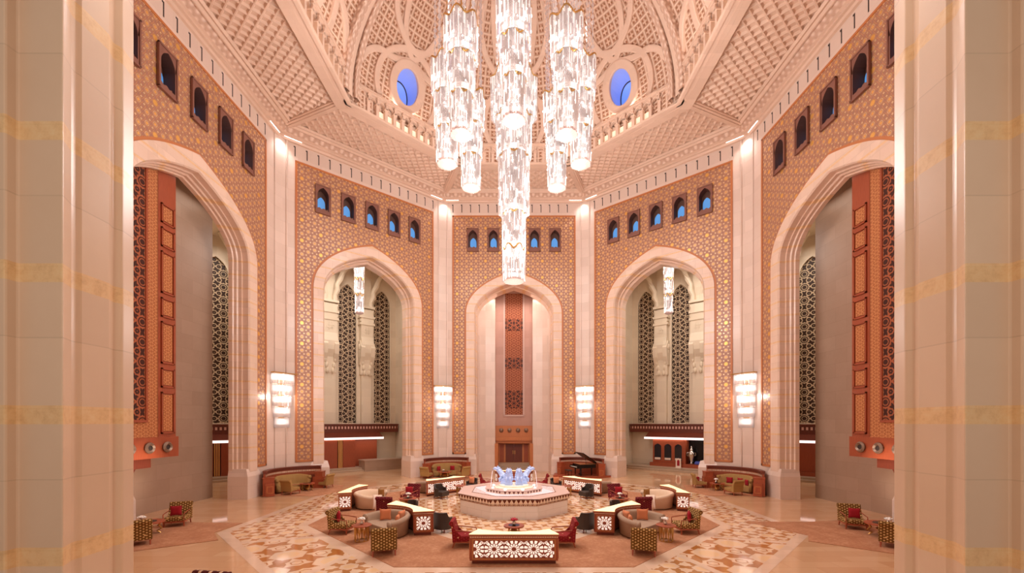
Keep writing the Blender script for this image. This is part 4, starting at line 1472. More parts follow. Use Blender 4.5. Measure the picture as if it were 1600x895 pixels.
def glass_upright():
    """glass animal forepart seen from the front: block foot, broad chest, scalloped sides, rounded head"""
    o = empty('glass_sculpture', label='x', cat='sculpture')
    glass_foot(o)
    b = MB(); b.lathe([(.17, .2), (.2, .28), (.185, .40), (.15, .52), (.11, .62), (.10, .68)], 14, sy=.8)
    b.ball((0, .04, .76), (.115, .13, .12), 12, 8); b.ball((0, .16, .72), (.06, .08, .055), 8, 6)
    for s in (-1, 1):
        b.tube([(s*.08, .13, .40), (s*.10, .22, .34), (s*.09, .21, .20)], [.07, .055, .04], 7); b.tube([(s*.06, .0, .84), (s*.075, -.01, .92)], [.03, .01], 5)
    b.build('body', 'ice', o, smooth=True)
    b = MB()
    for s in (-1, 1):
        for k in range(5): b.ball((s*(.20-.022*k), -.03, .30+.115*k), (.06, .08, .075), 8, 6)
    b.build('crest', 'ice', o, smooth=True)
    return o
def glass_leaning():
    """glass animal forepart leaning outwards with a feathered crest along its back"""
    o = empty('glass_sculpture', label='x', cat='sculpture')
    glass_foot(o)
    b = MB()
    b.tube([(0, -.03, .18), (0, .0, .30), (0, .08, .44), (0, .18, .58), (0, .28, .70), (0, .38, .79), (0, .48, .82), (0, .58, .78)], [.17, .19, .165, .135, .115, .105, .09, .05], 12)
    for s in (-1, 1):
        b.tube([(s*.10, .12, .34), (s*.12, .24, .28), (s*.11, .22, .12)], [.075, .055, .04], 7); b.tube([(s*.05, .36, .87), (s*.06, .33, .97)], [.03, .01], 5)
    b.build('body', 'ice', o, smooth=True)
    b = MB()
    for k in range(6):
        t = k/5
        b.ball((0, -.16+.44*t, .34+.50*t), (.05, .09, .075), 8, 6)
        for s in (-1, 1): b.ball((s*.12*(1-.4*t), -.08+.42*t, .32+.46*t), (.05, .085, .07), 8, 6)
    b.build('crest', 'ice', o, smooth=True)
    return o
gu, gl_ = glass_upright(), glass_leaning()
place(gu, (-.27, YF-.36, 1.30), R(172), 'upright blue glass sculpture second from the left on the fountain', 'blue glass sculptures')
place(gu, (.27, YF-.36, 1.30), R(-172), 'upright blue glass sculpture second from the right on the fountain', 'blue glass sculptures')
place(gl_, (-.54, YF+.08, 1.30), R(82), 'leftmost blue glass sculpture on the fountain, leaning left', 'blue glass sculptures')
place(gl_, (.54, YF+.08, 1.30), R(-82), 'rightmost blue glass sculpture on the fountain, leaning right', 'blue glass sculptures')
for s, l in ((-1, 'left'), (1, 'right')):
    b = MB()
    P = [(s*(1.13+.12*t), YF+.05, 2.0+.12*t-1.1*t*t) for t in [k/8 for k in range(9)]]
    b.tube(P, .012, 5)
    tag(b.build('water_jet', 'water'), 'thin falling jet of water at the %s edge of the sculptures' % l, 'water')

# ================================================================= CARPETS
def rug(name, polys, z, mat, label, cat='carpet'):
    b = MB()
    for p in polys: b.prism(p, .004, z)
    return tag(b.build(name, mat), label, cat)
p, q = octa(6.0), octa(9.2)
b = MB()
for k in range(8):
    j = (k+1) % 8
    b.quad((*p[k], .02), (*p[j], .02), (*q[j], .02), (*q[k], .02))
    b.quad((*q[k], .02), (*q[j], .02), (*q[j], .004), (*q[k], .004))
    b.quad((*p[k], .02), (*p[j], .02), (*p[j], .004), (*p[k], .004))
tag(b.build('carpet', 'carpet'), 'large brown octagonal ring carpet round the fountain', 'carpet')
for sx, l in ((-1, 'left'), (1, 'right')):
    rug('carpet', [[(sx*x, y) for x, y in (((11.55, 16.25), (12.5, 17.35), (12.4, 19.0), (14.6, 19.1), (15.9, 19.6), (16.0, 16.3), (15.9, 15.2), (13.7, 14.75)) if sx < 0 else
                   ((11.4, 16.1), (11.95, 16.9), (10.7, 19.3), (13.5, 19.2), (15.9, 19.6), (16.0, 16.3), (15.9, 15.2), (13.6, 14.3)))]],
        .02, 'carpet', 'star-shaped brown carpet at the foot of the %s bay' % l)
    rug('carpet', [[(sx*x, y) for x, y in ((15.9, 26.0), (12.2, 26.0), (11.6, 28.0), (12.5, 30.6), (13.2, 30.7), (15.2, 29.0), (15.9, 28.0))]], .02, 'carpet', 'brown carpet under the corner seating by the %s reception arch' % l)
rug('carpet', [[(-8.0, 34.9), (-6.9, 33.7), (-3.6, 34.4), (-3.5, 36.3), (-5.9, 36.75), (-6.4, 36.4)]], .02, 'carpet', 'brown carpet under the corner seating left of the back arch')
b = MB(); b.prism([(3.3, 35.0), (6.4, 33.6), (8.15, 34.95), (6.4, 36.4), (5.8, 36.75), (3.6, 36.75)], .004, .16)
tag(b.build('stage', 'wood'), 'low red wooden platform carrying the grand piano', 'platform')

# ================================================================= FURNITURE BUILDERS
def armchair(name, fabric, back_fabric, label_cat='armchair', w=.86):
    """square armchair with scrolled-over back and open wooden arms; front towards +y"""
    o = empty(name, label='x', cat=label_cat)
    h = w/2
    b = MB(); b.b6(-h+.06, h-.06, -.34, .40, .24, .43); b.build('seat', fabric, o, bevel=.04)
    b = MB(); b.b6(-h+.03, h-.03, -.38, .42, .19, .245); b.build('seat_frame', 'wood', o)
    b = MB()
    b.side([(-.26, .24), (-.30, .60), (-.38, .86), (-.40, .97), (-.50, .98), (-.56, .90), (-.54, .84), (-.48, .80), (-.44, .55), (-.42, .19)], -h, h)
    for s in (-1, 1):
        b.side([(-.40, .20), (-.42, .62), (-.30, .62), (-.16, .48), (.05, .30), (.22, .20)], s*h-.03*s, s*(h-.07)-.03*s)
    b.build('backrest', back_fabric, o, bevel=.025)
    for s in (-1, 1):
        b = MB()
        b.tube([(s*(h-.06), -.34, .63), (s*(h-.05), -.1, .62), (s*(h-.05), .2, .59), (s*(h-.05), .36, .57), (s*(h-.05), .39, .53), (s*(h-.06), .38, .24)], .02, 6)
        b.build('armrest', 'wood', o)
        for y, dy in ((.36, .0), (-.36, -.06)):
            b = MB(); b.tube([(s*(h-.07), y, .2), (s*(h-.06), y+dy, 0)], [.036, .022], 6); b.build('leg', 'wood', o)
    return o
def tub_chair():
    o = empty('tub_chair', label='x', cat='tub chair')
    b = MB(); n = 22
    V = []; F = []
    for k in range(n+1):
        a = R(-20)+R(220)*k/n+PI
        t = abs(k/n-.5)*2
        zt = .84 if t < .55 else .84-.22*min(1, (t-.55)/.12)
        for r, z in ((.41, .14), (.42, zt), (.33, zt), (.33, .3)):
            V.append((r*math.cos(a), r*math.sin(a)*.95, z))
    for k in range(n):
        for j in range(4):
            F.append((k*4+j, k*4+(j+1) % 4, (k+1)*4+(j+1) % 4, (k+1)*4+j))
    F += [(0, 1, 2, 3), (n*4+3, n*4+2, n*4+1, n*4)]
    b.add(V, F); b.build('backrest', 'dark_leather', o, smooth=False)
    b = MB(); b.lathe([(.36, .16), (.37, .40), (.34, .44)], 20, (0, .02, 0)); b.b6(-.33, .33, .0, .40, .16, .43); b.build('seat', 'dark_leather', o, bevel=.03)
    for sx in (-1, 1):
        for sy in (-1, 1):
            b = MB(); b.tube([(sx*.26, sy*.26, .16), (sx*.29, sy*.29, 0)], [.03, .018], 6); b.build('leg', 'wood_dark', o)
    return o
def curved_sofa(name, fabric, ro, label_cat='sofa', sweep_deg=196, sy=1.0, hgt=.82):
    """deep curved sofa, back towards -y, rolled top, scrolled ends"""
    o = empty(name, label='x', cat=label_cat)
    n = 30
    prof = [(ro-.06, .06), (ro-.04, .56), (ro+.02, .66), (ro+.03, hgt-.08), (ro-.03, hgt), (ro-.12, hgt), (ro-.19, hgt-.07), (ro-.20, .62), (ro-.23, .46), (ro-.23, .06)]
    V = []; F = []
    for k in range(n+1):
        a = R(270-sweep_deg/2)+R(sweep_deg)*k/n
        e = abs(k/n-.5)*2
        dz = -.12*max(0, (e-.5)/.5)
        for r, z in prof:
            V.append((r*math.cos(a), r*math.sin(a)*sy, z+(dz if z > .5 else 0)))
    m = len(prof)
    for k in range(n):
        for j in range(m):
            F.append((k*m+j, k*m+(j+1) % m, (k+1)*m+(j+1) % m, (k+1)*m+j))
    F += [tuple(range(m)), tuple(range(n*m, n*m+m))[::-1]]
    b = MB(); b.add(V, F)
    for k in (0, n):
        a = R(270-sweep_deg/2)+R(sweep_deg)*k/n
        r = ro-.085
        x, y = r*math.cos(a), r*math.sin(a)*sy
        dx, dy = -math.sin(a)*(1 if k else -1), math.cos(a)*(1 if k else -1)
        b.tube([(x-dx*.06, y-dy*.06, hgt-.22), (x+dx*.05, y+dy*.05, hgt-.22)], .125, 12)
    b.build('backrest', fabric, o, smooth=True)
    b = MB()
    P = [((ro-.2)*math.cos(R(270-sweep_deg/2)+R(sweep_deg)*k/24), (ro-.2)*math.sin(R(270-sweep_deg/2)+R(sweep_deg)*k/24)*sy) for k in range(25)]
    yf = max(P[0][1], P[-1][1])
    P2 = P+[(x*.96, yf+.10*(1-(x/ro)**2)) for x in (ro*.6, ro*.2, -ro*.2, -ro*.6)]
    b.prism(P2, .07, .44); b.build('seat', fabric, o, bevel=.03)
    for k in (0, n, n//3, 2*n//3):
        a = R(270-sweep_deg/2)+R(sweep_deg)*k/n
        b = MB(); b.tube([((ro-.12)*math.cos(a), (ro-.12)*math.sin(a)*sy, .09), ((ro-.12)*math.cos(a), (ro-.12)*math.sin(a)*sy, 0)], [.035, .025], 6)
        b.build('leg', 'wood_dark', o)
    return o
def cushion(mat, w=.48, d=.15, ruffle=False):
    o_ = MB(); n = 10; V = []; F = []
    for s in (1, -1):
        for j in range(n+1):
            for i in range(n+1):
                u, v = i/n*2-1, j/n*2-1
                t = max(0, (1-u**4)*(1-v**4))**.6
                pin = 1-.10*(1-abs(u))*abs(v)**3
                pin2 = 1-.10*(1-abs(v))*abs(u)**3
                V.append((u*w/2*pin2, s*d/2*t, w/2+v*w/2*pin))
    m = (n+1)**2
    for s in (0, 1):
        for j in range(n):
            for i in range(n):
                a = s*m+j*(n+1)+i
                F.append((a, a+1, a+n+2, a+n+1) if s else (a, a+n+1, a+n+2, a+1))
    o_.add(V, F)
    o = o_.build('cushion', mat, None, smooth=True)
    o['category'] = 'cushion'
    return o
def console(name, hw, iw, dep, mid, n_label=None):
    """long lit counter: straight face at y=0 looking to -y, hollow curved face at the back"""
    o = empty(name, label='x', cat='console table')
    def plan(g):
        P = [(-hw-g, -g), (hw+g, -g), (iw+g*.6, dep+g)]
        for k in range(1, 12):
            u = 1-2*k/12
            P.append((u*(iw+g*.6), mid+(dep-mid)*abs(u)**2+g))
        P.append((-iw-g*.6, dep+g))
        return P
    b = MB(); b.prism(plan(-.07), 0, .11); b.build('plinth', 'wood_dark', o)
    b = MB(); b.prism(plan(0), .11, .86); b.build('body', 'wood', o)
    b = MB(); b.prism(plan(.01), .855, .905); b.build('bead_strip', 'beads', o)
    b = MB(); b.prism(plan(.035), .905, .965); b.build('cornice', 'wood', o)
    b = MB(); b.prism(plan(.02), .965, .99); b.build('lit_top', 'lit_top', o)
    # lattice on the long face
    fw = hw-.13
    b = MB()
    for z in (.17, .80): b.b6(-fw-.05, fw+.05, -.025, 0, z-.02, z+.02)
    for s in (-1, 1): b.b6(s*(fw+.01), s*(fw+.05), -.025, 0, .17, .80)
    b.build('panel_frame', 'wood_orange', o)
    b = MB(); b.add([(-fw, -.012, .22), (fw, -.012, .22), (fw, -.012, .76), (-fw, -.012, .76)], [(0, 1, 2, 3)])
    b.build('lit_lattice', 'rosette', o, uv=lambda c: (c.x, c.z-.49))
    for s in (-1, 1):
        p0 = Vector((s*hw, 0)); p1 = Vector((s*iw, dep)); d = (p1-p0); L = d.length; d.normalize()
        nrm = Vector((d.y, -d.x))*(1 if s > 0 else -1)
        mid_ = (p0+p1)/2+nrm*.012
        k = min(.27, L/2-.06)
        a, c = mid_-d*k, mid_+d*k
        b = MB(); b.add([(a.x, a.y, .22), (c.x, c.y, .22), (c.x, c.y, .76), (a.x, a.y, .76)], [(0, 1, 2, 3)])
        b.build('lit_lattice', 'rosette', o, uv=(lambda m_, d_: (lambda q: ((q.x-m_.x)*d_.x+(q.y-m_.y)*d_.y, q.z-.49)))(mid_, d))
        b = MB()
        for e0, e1, z0, z1 in ((-k-.04, k+.04, .17, .20), (-k-.04, k+.04, .78, .81), (-k-.04, -k-.01, .17, .81), (k+.01, k+.04, .17, .81)):
            A_, B_ = mid_+d*e0, mid_+d*e1
            b.prism([(A_.x, A_.y), (B_.x, B_.y), (B_.x+nrm.x*.02, B_.y+nrm.y*.02), (A_.x+nrm.x*.02, A_.y+nrm.y*.02)], z0, z1)
        b.build('panel_frame', 'wood_orange', o)
    return o
def drum_table(r=.33, h=.62):
    o = empty('side_table', label='x', cat='side table')
    b = MB(); b.lathe([(r*.9, h-.05), (r*1.12, h-.04), (r*1.14, h-.01), (r*1.1, h)], 18, scal=(.03, 8)); b.build('table_top', 'wood', o)
    b = MB()
    for k in range(18):
        a = 2*PI*k/18
        da = .22*(1 if k % 2 else -1)
        b.tube([(r*.78*math.cos(a+da*t), r*.78*math.sin(a+da*t), h*(1-t)*.93) for t in (0, .33, .66, 1)], [.017, .024, .014, .02], 5)
    b.lathe([(r*.82, 0), (r*.82, .03), (r*.7, .03)], 18, cap=False); b.build('branch_base', 'brass', o)
    return o
def round_table(r=.52, h=.52):
    o = empty('coffee_table', label='x', cat='coffee table')
    b = MB(); b.lathe([(r*.9, h-.06), (r, h-.05), (r, h-.01), (r*.97, h)], 24); b.build('table_top', 'wood', o)
    b = MB(); b.lathe([(r*.55, h), (r*.55, h+.006)], 20); b.build('inset', 'black_lacquer', o)
    for k in range(4):
        a = PI/4+PI/2*k
        ca, sa = math.cos(a), math.sin(a)
        b = MB(); b.tube([(r*q*ca, r*q*sa, z*h) for q, z in ((.75, .88), (.62, .6), (.8, .35), (.55, .18), (.72, .0))], [.03, .04, .028, .035, .03], 6)
        b.build('leg', 'brass', o)
    b = MB(); b.lathe([(.05, .1*h), (.16, .2*h), (.1, .4*h), (.2, .55*h), (.06, .85*h)], 10); b.build('ornament', 'brass', o)
    return o
def flowers(mat, spread=.12, hgt=.26):
    o = empty('vase', label='x', cat='flower vase')
    b = MB(); b.lathe([(.05, 0), (.075, .05), (.06, .11), (.035, .15), (.045, .17)], 12); b.build('vase_body', 'silver', o)
    b = MB()
    for k in range(9):
        a = 2.4*k; rr = spread*math.sqrt((k+.5)/9)
        b.ball((rr*math.cos(a), rr*math.sin(a), hgt-rr*.4), (.055, .055, .045), 7, 5)
    b.build('blossom', mat, o, smooth=True)
    b = MB()
    for k in range(4):
        a = 1.3+1.6*k
        b.tube([(0, 0, .14), (spread*.7*math.cos(a), spread*.7*math.sin(a), hgt*.95), (spread*1.2*math.cos(a), spread*1.2*math.sin(a), hgt*1.1)], [.01, .014, .004], 4)
    b.build('leaf', 'leaf', o)
    return o

# ================================================================= SEATING ROUND THE FOUNTAIN
P_con = console('console_table', 1.43, 1.18, .58, .24)
P_big = console('console_table', 1.50, 1.05, .66, .28)
P_tub = tub_chair()
P_sofa = curved_sofa('curved_sofa', 'grey_fabric', 1.12, sweep_deg=205)
P_sofac = curved_sofa('curved_sofa', 'cream_fabric', 1.12, sweep_deg=205)
P_oli = armchair('armchair', 'olive_pattern', 'olive_pattern')
P_olp = armchair('armchair', 'olive', 'olive', w=.80)
P_red = armchair('armchair', 'red_pattern', 'red_pattern', w=.80)
P_mar = armchair('armchair', 'maroon_pattern', 'maroon_pattern', w=.84)
P_drum = drum_table()
P_rt = round_table()
P_wf = flowers('white_flower')
P_pf = flowers('pink_flower')
P_cp, P_co, P_cc = cushion('peach'), cushion('olive_cushion', .42), cushion('crimson', .44)
P_bol = cushion('crimson', .40)
G = 'lit console tables round the fountain'
# consoles on the four main sides (hollow side inwards)
place(P_con, (0, YF-8.95, .02), 0, 'lit lattice console in front of the fountain, long panel facing the camera', G)
place(P_con, (-9.0, YF+.35, .02), R(-90), 'lit console behind the cream curved sofa on the left', G)
place(P_con, (9.0, YF+.35, .02), R(90), 'lit console behind the cream curved sofa on the right', G)
place(P_con, (0, YF+8.95, .02), R(180), 'lit console behind the fountain, below the back door', G)
# diagonal consoles (hollow side outwards)
DG = {}
for name, sx, sy, lab in (('fl', -1, -1, 'lit console at the front left between grey sofa and dark tub chair'),
                          ('fr', 1, -1, 'lit console at the front right between grey sofa and dark tub chair'),
                          ('bl', -1, 1, 'lit console at the back left with two dark tub chairs before it'),
                          ('br', 1, 1, 'lit console at the back right with two dark tub chairs before it')):
    c = Vector((sx, sy)).normalized()
    DG[name] = c
    x, y = c.x*6.15, YF+c.y*6.15
    place(P_big, (x, y, .02), math.atan2(-c.x, c.y), lab, G)
    # sofa nested in the hollow, open outwards
    s = c*7.64
    w = {'fl': 'grey curved sofa with peach cushions at the front left', 'fr': 'grey curved sofa with peach cushions at the front right',
         'bl': 'grey curved sofa behind the console at the back left', 'br': 'grey curved sofa behind the console at the back right'}[name]
    place(P_sofa, (s.x, YF+s.y, .02), math.atan2(-c.x, c.y), w, 'grey curved sofas')
def diag(name, r, t):
    """r along the diagonal, t sideways, positive towards the middle line of the picture"""
    c = DG[name]; tv = Vector((-c.y, c.x))
    if tv.x*c.x > 0: tv = -tv
    q = c*r+tv*t
    return q.x, YF+q.y
for name, sx in (('fl', -1), ('fr', 1)):
    sd = 'left' if sx < 0 else 'right'
    x, y = diag(name, 8.7, 2.26); place(P_oli, (x, y, .02), R(-15*sx), 'patterned olive armchair seen from behind before the front %s sofa' % sd, 'patterned olive armchairs')
    x, y = diag(name, 8.6, -1.5); place(P_oli, (x, y, .02), R(-98*-sx), 'patterned olive armchair with a red cushion facing the front %s sofa' % sd, 'patterned olive armchairs')
    place(P_cc, (x-sx*-.02+sx*.16, y, .47), R(70*sx), 'crimson cushion on the olive armchair at the front %s' % sd, 'crimson cushions')
    x, y = diag(name, 8.6, .25); place(P_drum, (x, y, .02), 0, 'round table with brass branch base at the front %s' % sd, 'brass drum tables')
    place(P_wf, (x-.02, y+.05, .64), R(40*sx), 'small vase of white flowers on the front %s brass table' % sd, 'vases of white flowers')
    x, y = diag(name, 5.5, 1.25); place(P_tub, (x, y, .006), R(-28*-sx), 'dark tub chair seen from behind beside the front %s console' % sd, 'dark tub chairs')
    x, y = diag(name, 5.3, -1.75); place(P_tub, (x, y, .006), R(140*-sx), 'dark tub chair half hidden behind the front %s console' % sd, 'dark tub chairs')
    # peach cushions on the grey sofas
    c = DG[name]
    sxx, syy = c.x*7.55, YF+c.y*7.55
    place(P_cp, (sxx+sx*.12, syy+.62, .46), R(-8*sx), 'square peach cushion on the back of the front %s sofa' % sd, 'peach cushions')
    place(P_cp, (sxx-sx*.66, syy+.28, .46), R(-70*sx), 'peach cushion leaning near the console on the front %s sofa' % sd, 'peach cushions')
    place(P_cp, (sxx-sx*.60, syy-.12, .46), R(-95*sx), 'crumpled peach cushion on the inner arm of the front %s sofa' % sd, 'peach cushions', (.85, 1, .8))
for name, sx in (('bl', -1), ('br', 1)):
    sd = 'left' if sx < 0 else 'right'
    x, y = diag(name, 5.2, -1.1); place(P_tub, (x, y, .006), R(-120*-sx), 'dark tub chair at the outer end of the back %s console' % sd, 'dark tub chairs')
    x, y = diag(name, 5.9, 2.2) if False else (sx*2.85, YF+5.6)
    place(P_tub, (x, y, .006), R(140*-sx), 'dark tub chair with a peach cushion at the inner end of the back %s console' % sd, 'dark tub chairs')
    place(P_cp, (x+sx*.0, y+.10, .46), R(150*-sx), 'peach cushion in the dark tub chair at the back %s' % sd, 'peach cushions')
    x, y = diag(name, 5.1, .35); place(P_drum, (x, y, .006), 0, 'brass table between the dark tub chairs at the back %s' % sd, 'brass drum tables')
# side groups: cream sofa, two maroon chairs, table
for sx in (-1, 1):
    sd = 'left' if sx < 0 else 'right'
    place(P_sofac, (sx*7.55, YF+.35, .02), R(90*-sx) if False else R(-90*-sx)*-1 if False else (R(-90) if sx < 0 else R(90)), 'cream curved sofa with an olive cushion on the %s' % sd, 'cream curved sofas')
    place(P_co, (sx*7.45, YF+.95, .46), R(18*sx), 'olive cushion on the cream sofa at the %s' % sd, 'olive cushions')
    b = MB(); 
    # throw hung over the near arm of the sofa
    V = []; F = []
    n = 8
    for i in range(n+1):
        for j in range(11):
            u, t = i/n, j/10
            yy = -.24+.22*math.cos(PI*t); zz = .44+.40*math.sin(PI*t)**.7 if t < 1 else .44
            if t > .5: zz = .84-.72*(t-.5)*2
            V.append((-.20+.40*u+.03*math.sin(9*t+4*u), yy-.03*math.sin(u*14)-.03*(t > .5), zz+.03*math.sin(u*8)*(t > .9)))
    for i in range(n):
        for j in range(10):
            F.append((i*11+j, i*11+j+1, (i+1)*11+j+1, (i+1)*11+j))
    b.add(V, F)
    th = b.build('throw', 'pale_cloth', smooth=True)
    so = th.modifiers.new('solid', 'SOLIDIFY'); so.thickness = .015
    th.location = (sx*7.05, YF-.62, .02); th.rotation_euler = (0, 0, 0)
    tag(th, 'pale throw draped over the near arm of the %s cream sofa' % sd, 'throw')
    place(P_mar, (sx*6.25, YF-1.75, .02), R(8*sx), 'maroon patterned armchair seen from behind beside the %s cream sofa' % sd, 'maroon patterned armchairs')
    place(P_mar, (sx*6.05, YF+1.75, .02), R(180-28*-sx) if False else R(180+20*-sx*-1), 'maroon armchair facing the camera beyond the %s cream sofa' % sd, 'maroon patterned armchairs')
    place(P_cc, (sx*6.05, YF+1.62, .47), R(180), 'crimson cushion on the far maroon armchair at the %s' % sd, 'crimson cushions')
    place(P_rt, (sx*5.75, YF+.15, .02), 0, 'low round table between the maroon armchairs at the %s' % sd, 'round coffee tables', (.9, .9, .95))
    place(P_wf, (sx*5.75, YF+.2, .52), 0, 'vase of flowers on the round table between the %s maroon chairs' % sd, 'vases of white flowers')
    # red chairs before the front and the back console
    place(P_red, (sx*1.82, YF-6.85, .02), R(90*sx), 'red patterned armchair at the %s end of the front console' % sd, 'red patterned armchairs')
    place(P_red, (sx*1.9, YF+6.7, .02), R(90*sx), 'red patterned armchair at the %s beyond the fountain' % sd, 'red patterned armchairs')
place(P_rt, (0, YF-5.75, .006), 0, 'small round table between the red chairs before the fountain', 'round coffee tables', (.8, .8, .95))
place(P_pf, (0, YF-5.75, .505), 0, 'vase of pink flowers on the table before the fountain')

# ================================================================= CORNER SEATING, PIANO
def banquette(r=2.5, half=R(58)):
    """curved wooden surround wrapped round a corner, open to -y; cabinets at both ends"""
    o = empty('wooden_surround', label='x', cat='wooden surround')
    def arcw(b, r0, r1, z0, z1, h=half):
        n = 20; V = []; F = []
        for k in range(n+1):
            a = PI/2-h+2*h*k/n
            for r_, z in ((r0, z0), (r0, z1), (r1, z1), (r1, z0)):
                V.append((r_*math.cos(a), r_*math.sin(a)-r, z))
        for k in range(n):
            for j in range(4):
                F.append((k*4+j, k*4+(j+1) % 4, (k+1)*4+(j+1) % 4, (k+1)*4+j))
        F += [(0, 1, 2, 3), (n*4+3, n*4+2, n*4+1, n*4)]
        b.add(V, F)
    b = MB(); arcw(b, r-.12, r, 0, 1.35); b.build('panelling', 'wood', o)
    b = MB(); arcw(b, r-.2, r+.02, 1.35, 1.46); arcw(b, r-.26, r+.04, 1.46, 1.54); b.build('cornice', 'wood_dark', o)
    b = MB(); arcw(b, r-.14, r-.1, 1.16, 1.28); b.build('bead_strip', 'beads', o)
    for s in (-1, 1):
        a = PI/2+s*half
        cx, cy = (r-.28)*math.cos(a), (r-.28)*math.sin(a)-r
        b = MB(); b.box((cx, cy, .55), (.62, .5, 1.1), a); b.box((cx*.96, cy-.02, .40), (.5, .72, .8), a); b.box((cx, cy, 1.125), (.68, .56, .05), a)
        cb = b.build('cabinet', 'wood', o)
        T = Matrix.Translation((cx*.96, cy-.02, 0)) @ Matrix.Rotation(a, 4, 'Z')
        for yy in (-.365, .365):
            q = MB()
            for e0, e1, z0, z1 in ((-.18, .18, .18, .22), (-.18, .18, .58, .62), (-.18, -.14, .18, .62), (.14, .18, .18, .62)):
                q.box(((e0+e1)/2, yy, (z0+z1)/2), (e1-e0, .02, z1-z0), 0, T)
            q.build('panel_frame', 'wood_orange', cb)
    return o
P_ban = banquette()
P_csofa = curved_sofa('curved_sofa', 'olive', 1.28, sweep_deg=170, sy=.8, hgt=1.05)
def corner_group(cx, cy, nx, ny, where, items):
    rz = math.atan2(nx, -ny)
    M3 = Matrix.Rotation(rz, 4, 'Z')
    def L(x, y):
        v = M3 @ Vector((x, y, 0)); return cx+v.x, cy+v.y
    place(P_ban, (cx+nx*.22, cy+ny*.22, .02), rz, 'curved red wooden surround %s' % where, 'curved wooden surrounds', (1, 1, 1) if abs(cx) > 10 else (.92, .92, 1))
    if 'sofa' in items:
        x, y = L(0, -1.45-.0); place(P_csofa, (x, y, .02), rz+PI, 'curved olive sofa in the wooden surround %s' % where, 'olive curved sofas')
        for dx, dy, lab in items['sofa']:
            x, y = L(dx, dy); place(P_bol, (x, y, .46), rz-R(35*dx/.7), '%s crimson cushion on the olive sofa %s' % (lab, where), 'crimson cushions')
W_SL, W_SR, W_BL, W_BR = 'by the left reception arch', 'by the right reception arch', 'left of the back arch', 'behind the grand piano'
mx, my, nx, ny = fac(-1, 's'); corner_group(mx, my, nx, ny, W_SL, {'sofa': []})
mx, my, nx, ny = fac(1, 's'); corner_group(mx, my, nx, ny, W_SR, {'sofa': [(-.62, -.95, 'left'), (0, -.72, 'middle'), (.66, -1.0, 'right')]})
mx, my, nx, ny = fac(-1, 'b'); corner_group(mx, my, nx, ny, W_BL, {'sofa': [(-.6, -.95, 'left'), (.6, -.95, 'right')]})
mx, my, nx, ny = fac(1, 'b'); corner_group(mx, my, nx, ny, W_BR, {})
GO = 'plain olive armchairs'
place(P_olp, (-14.3, 26.7, .02), R(-15), 'olive armchair seen from behind before the sofa by the left reception arch', GO)
place(P_olp, (-13.35, 29.35, .02), R(78), 'olive armchair in profile beside the left reception arch', GO)
place(P_rt, (-13.95, 28.1, .02), 0, 'low round table before the sofa by the left reception arch', 'round coffee tables')
place(P_olp, (13.95, 26.5, .02), R(18), 'olive armchair seen from behind before the sofa by the right reception arch', GO)
place(P_olp, (13.15, 29.4, .02), R(-100), 'olive armchair in profile beside the right reception arch', GO)
place(P_bol, (13.0, 29.38, .47), R(-90), 'crimson cushion on the olive armchair beside the right reception arch', 'crimson cushions', (.8, 1, .8))
place(P_rt, (13.75, 28.15, .02), 0, 'low round table before the sofa by the right reception arch', 'round coffee tables')
place(P_wf, (13.7, 28.2, .545), 0, 'vase of white flowers on the round table by the right reception arch', 'vases of white flowers')
place(P_olp, (-7.15, 34.2, .02), R(-20), 'olive armchair on the outer side of the sofa left of the back arch', GO)
place(P_olp, (-4.25, 34.5, .02), R(50), 'olive armchair on the inner side of the sofa left of the back arch', GO)
place(P_rt, (-5.75, 34.6, .02), 0, 'low round table before the sofa left of the back arch', 'round coffee tables', (1.1, 1.1, 1))
place(P_wf, (-5.85, 34.55, .545), 0, 'vase of white flowers on the round table left of the back arch', 'vases of white flowers', (.6, .6, .6))

pi = empty('grand_piano', (5.95, 35.05, .16), R(16), 'black grand piano with raised lid on the wooden platform', 'grand piano')
def pp(sc=1.0, g=0.0):
    return [(-.75-g, -.75-g), (-.75-g, .75+g), (-.25, .75+g), (.25, .62+g), (.6, .3+g), (.85+g, .05), (.88+g, -.35), (.7, -.68-g), (.4, -.75-g)]
b = MB(); b.prism(pp(), .68, .98); b.build('case', 'black_lacquer', pi)
b = MB(); b.b6(-1.02, -.72, -.74, .74, .66, .74); b.b6(-1.02, -.72, -.76, -.70, .66, .86); b.b6(-1.02, -.72, .70, .76, .66, .86); b.build('key_bed', 'black_lacquer', pi)
b = MB(); b.b6(-1.0, -.85, -.68, .68, .74, .765); b.build('keyboard', plain('ivory', lin(236, 228, 214), .3), pi)
b = MB(); b.prism(pp(1, -.05), .975, .99); b.build('soundboard', 'wood_orange', pi)
ld = MB()
T = Matrix.Translation((.86, 0, 1.0)) @ Matrix.Rotation(R(33), 4, 'Y') @ Matrix.Translation((-.86, 0, -1.0))
lp = pp(1, .02)
V = [T @ Vector((x, y, 1.0)) for x, y in lp]+[T @ Vector((x, y, 1.06)) for x, y in lp]
nn = len(lp)
ld.add(V, [tuple(range(nn)), tuple(range(nn, 2*nn))]+[(k, (k+1) % nn, nn+(k+1) % nn, nn+k) for k in range(nn)])
ld.build('lid', 'black_lacquer', pi)
b = MB(); b.tube([(-.1, -.5, .98), (-.18, -.45, 1.62)], .015, 6); b.build('lid_prop', 'black_lacquer', pi)
for x, y in ((-.6, -.55), (-.6, .55), (.55, -.2)):
    b = MB(); b.tube([(x, y, .7), (x, y, .5), (x, y, .08)], [.075, .06, .04], 8); b.ball((x, y, .04), .04, 8, 5); b.build('leg', 'black_lacquer', pi)
b = MB(); b.b6(-.5, -.3, -.15, .15, .08, .16); b.tube([(-.4, -.1, .16), (-.4, -.06, .7)], .015, 5); b.tube([(-.4, .1, .16), (-.4, .06, .7)], .015, 5); b.build('pedal_lyre', 'black_lacquer', pi)
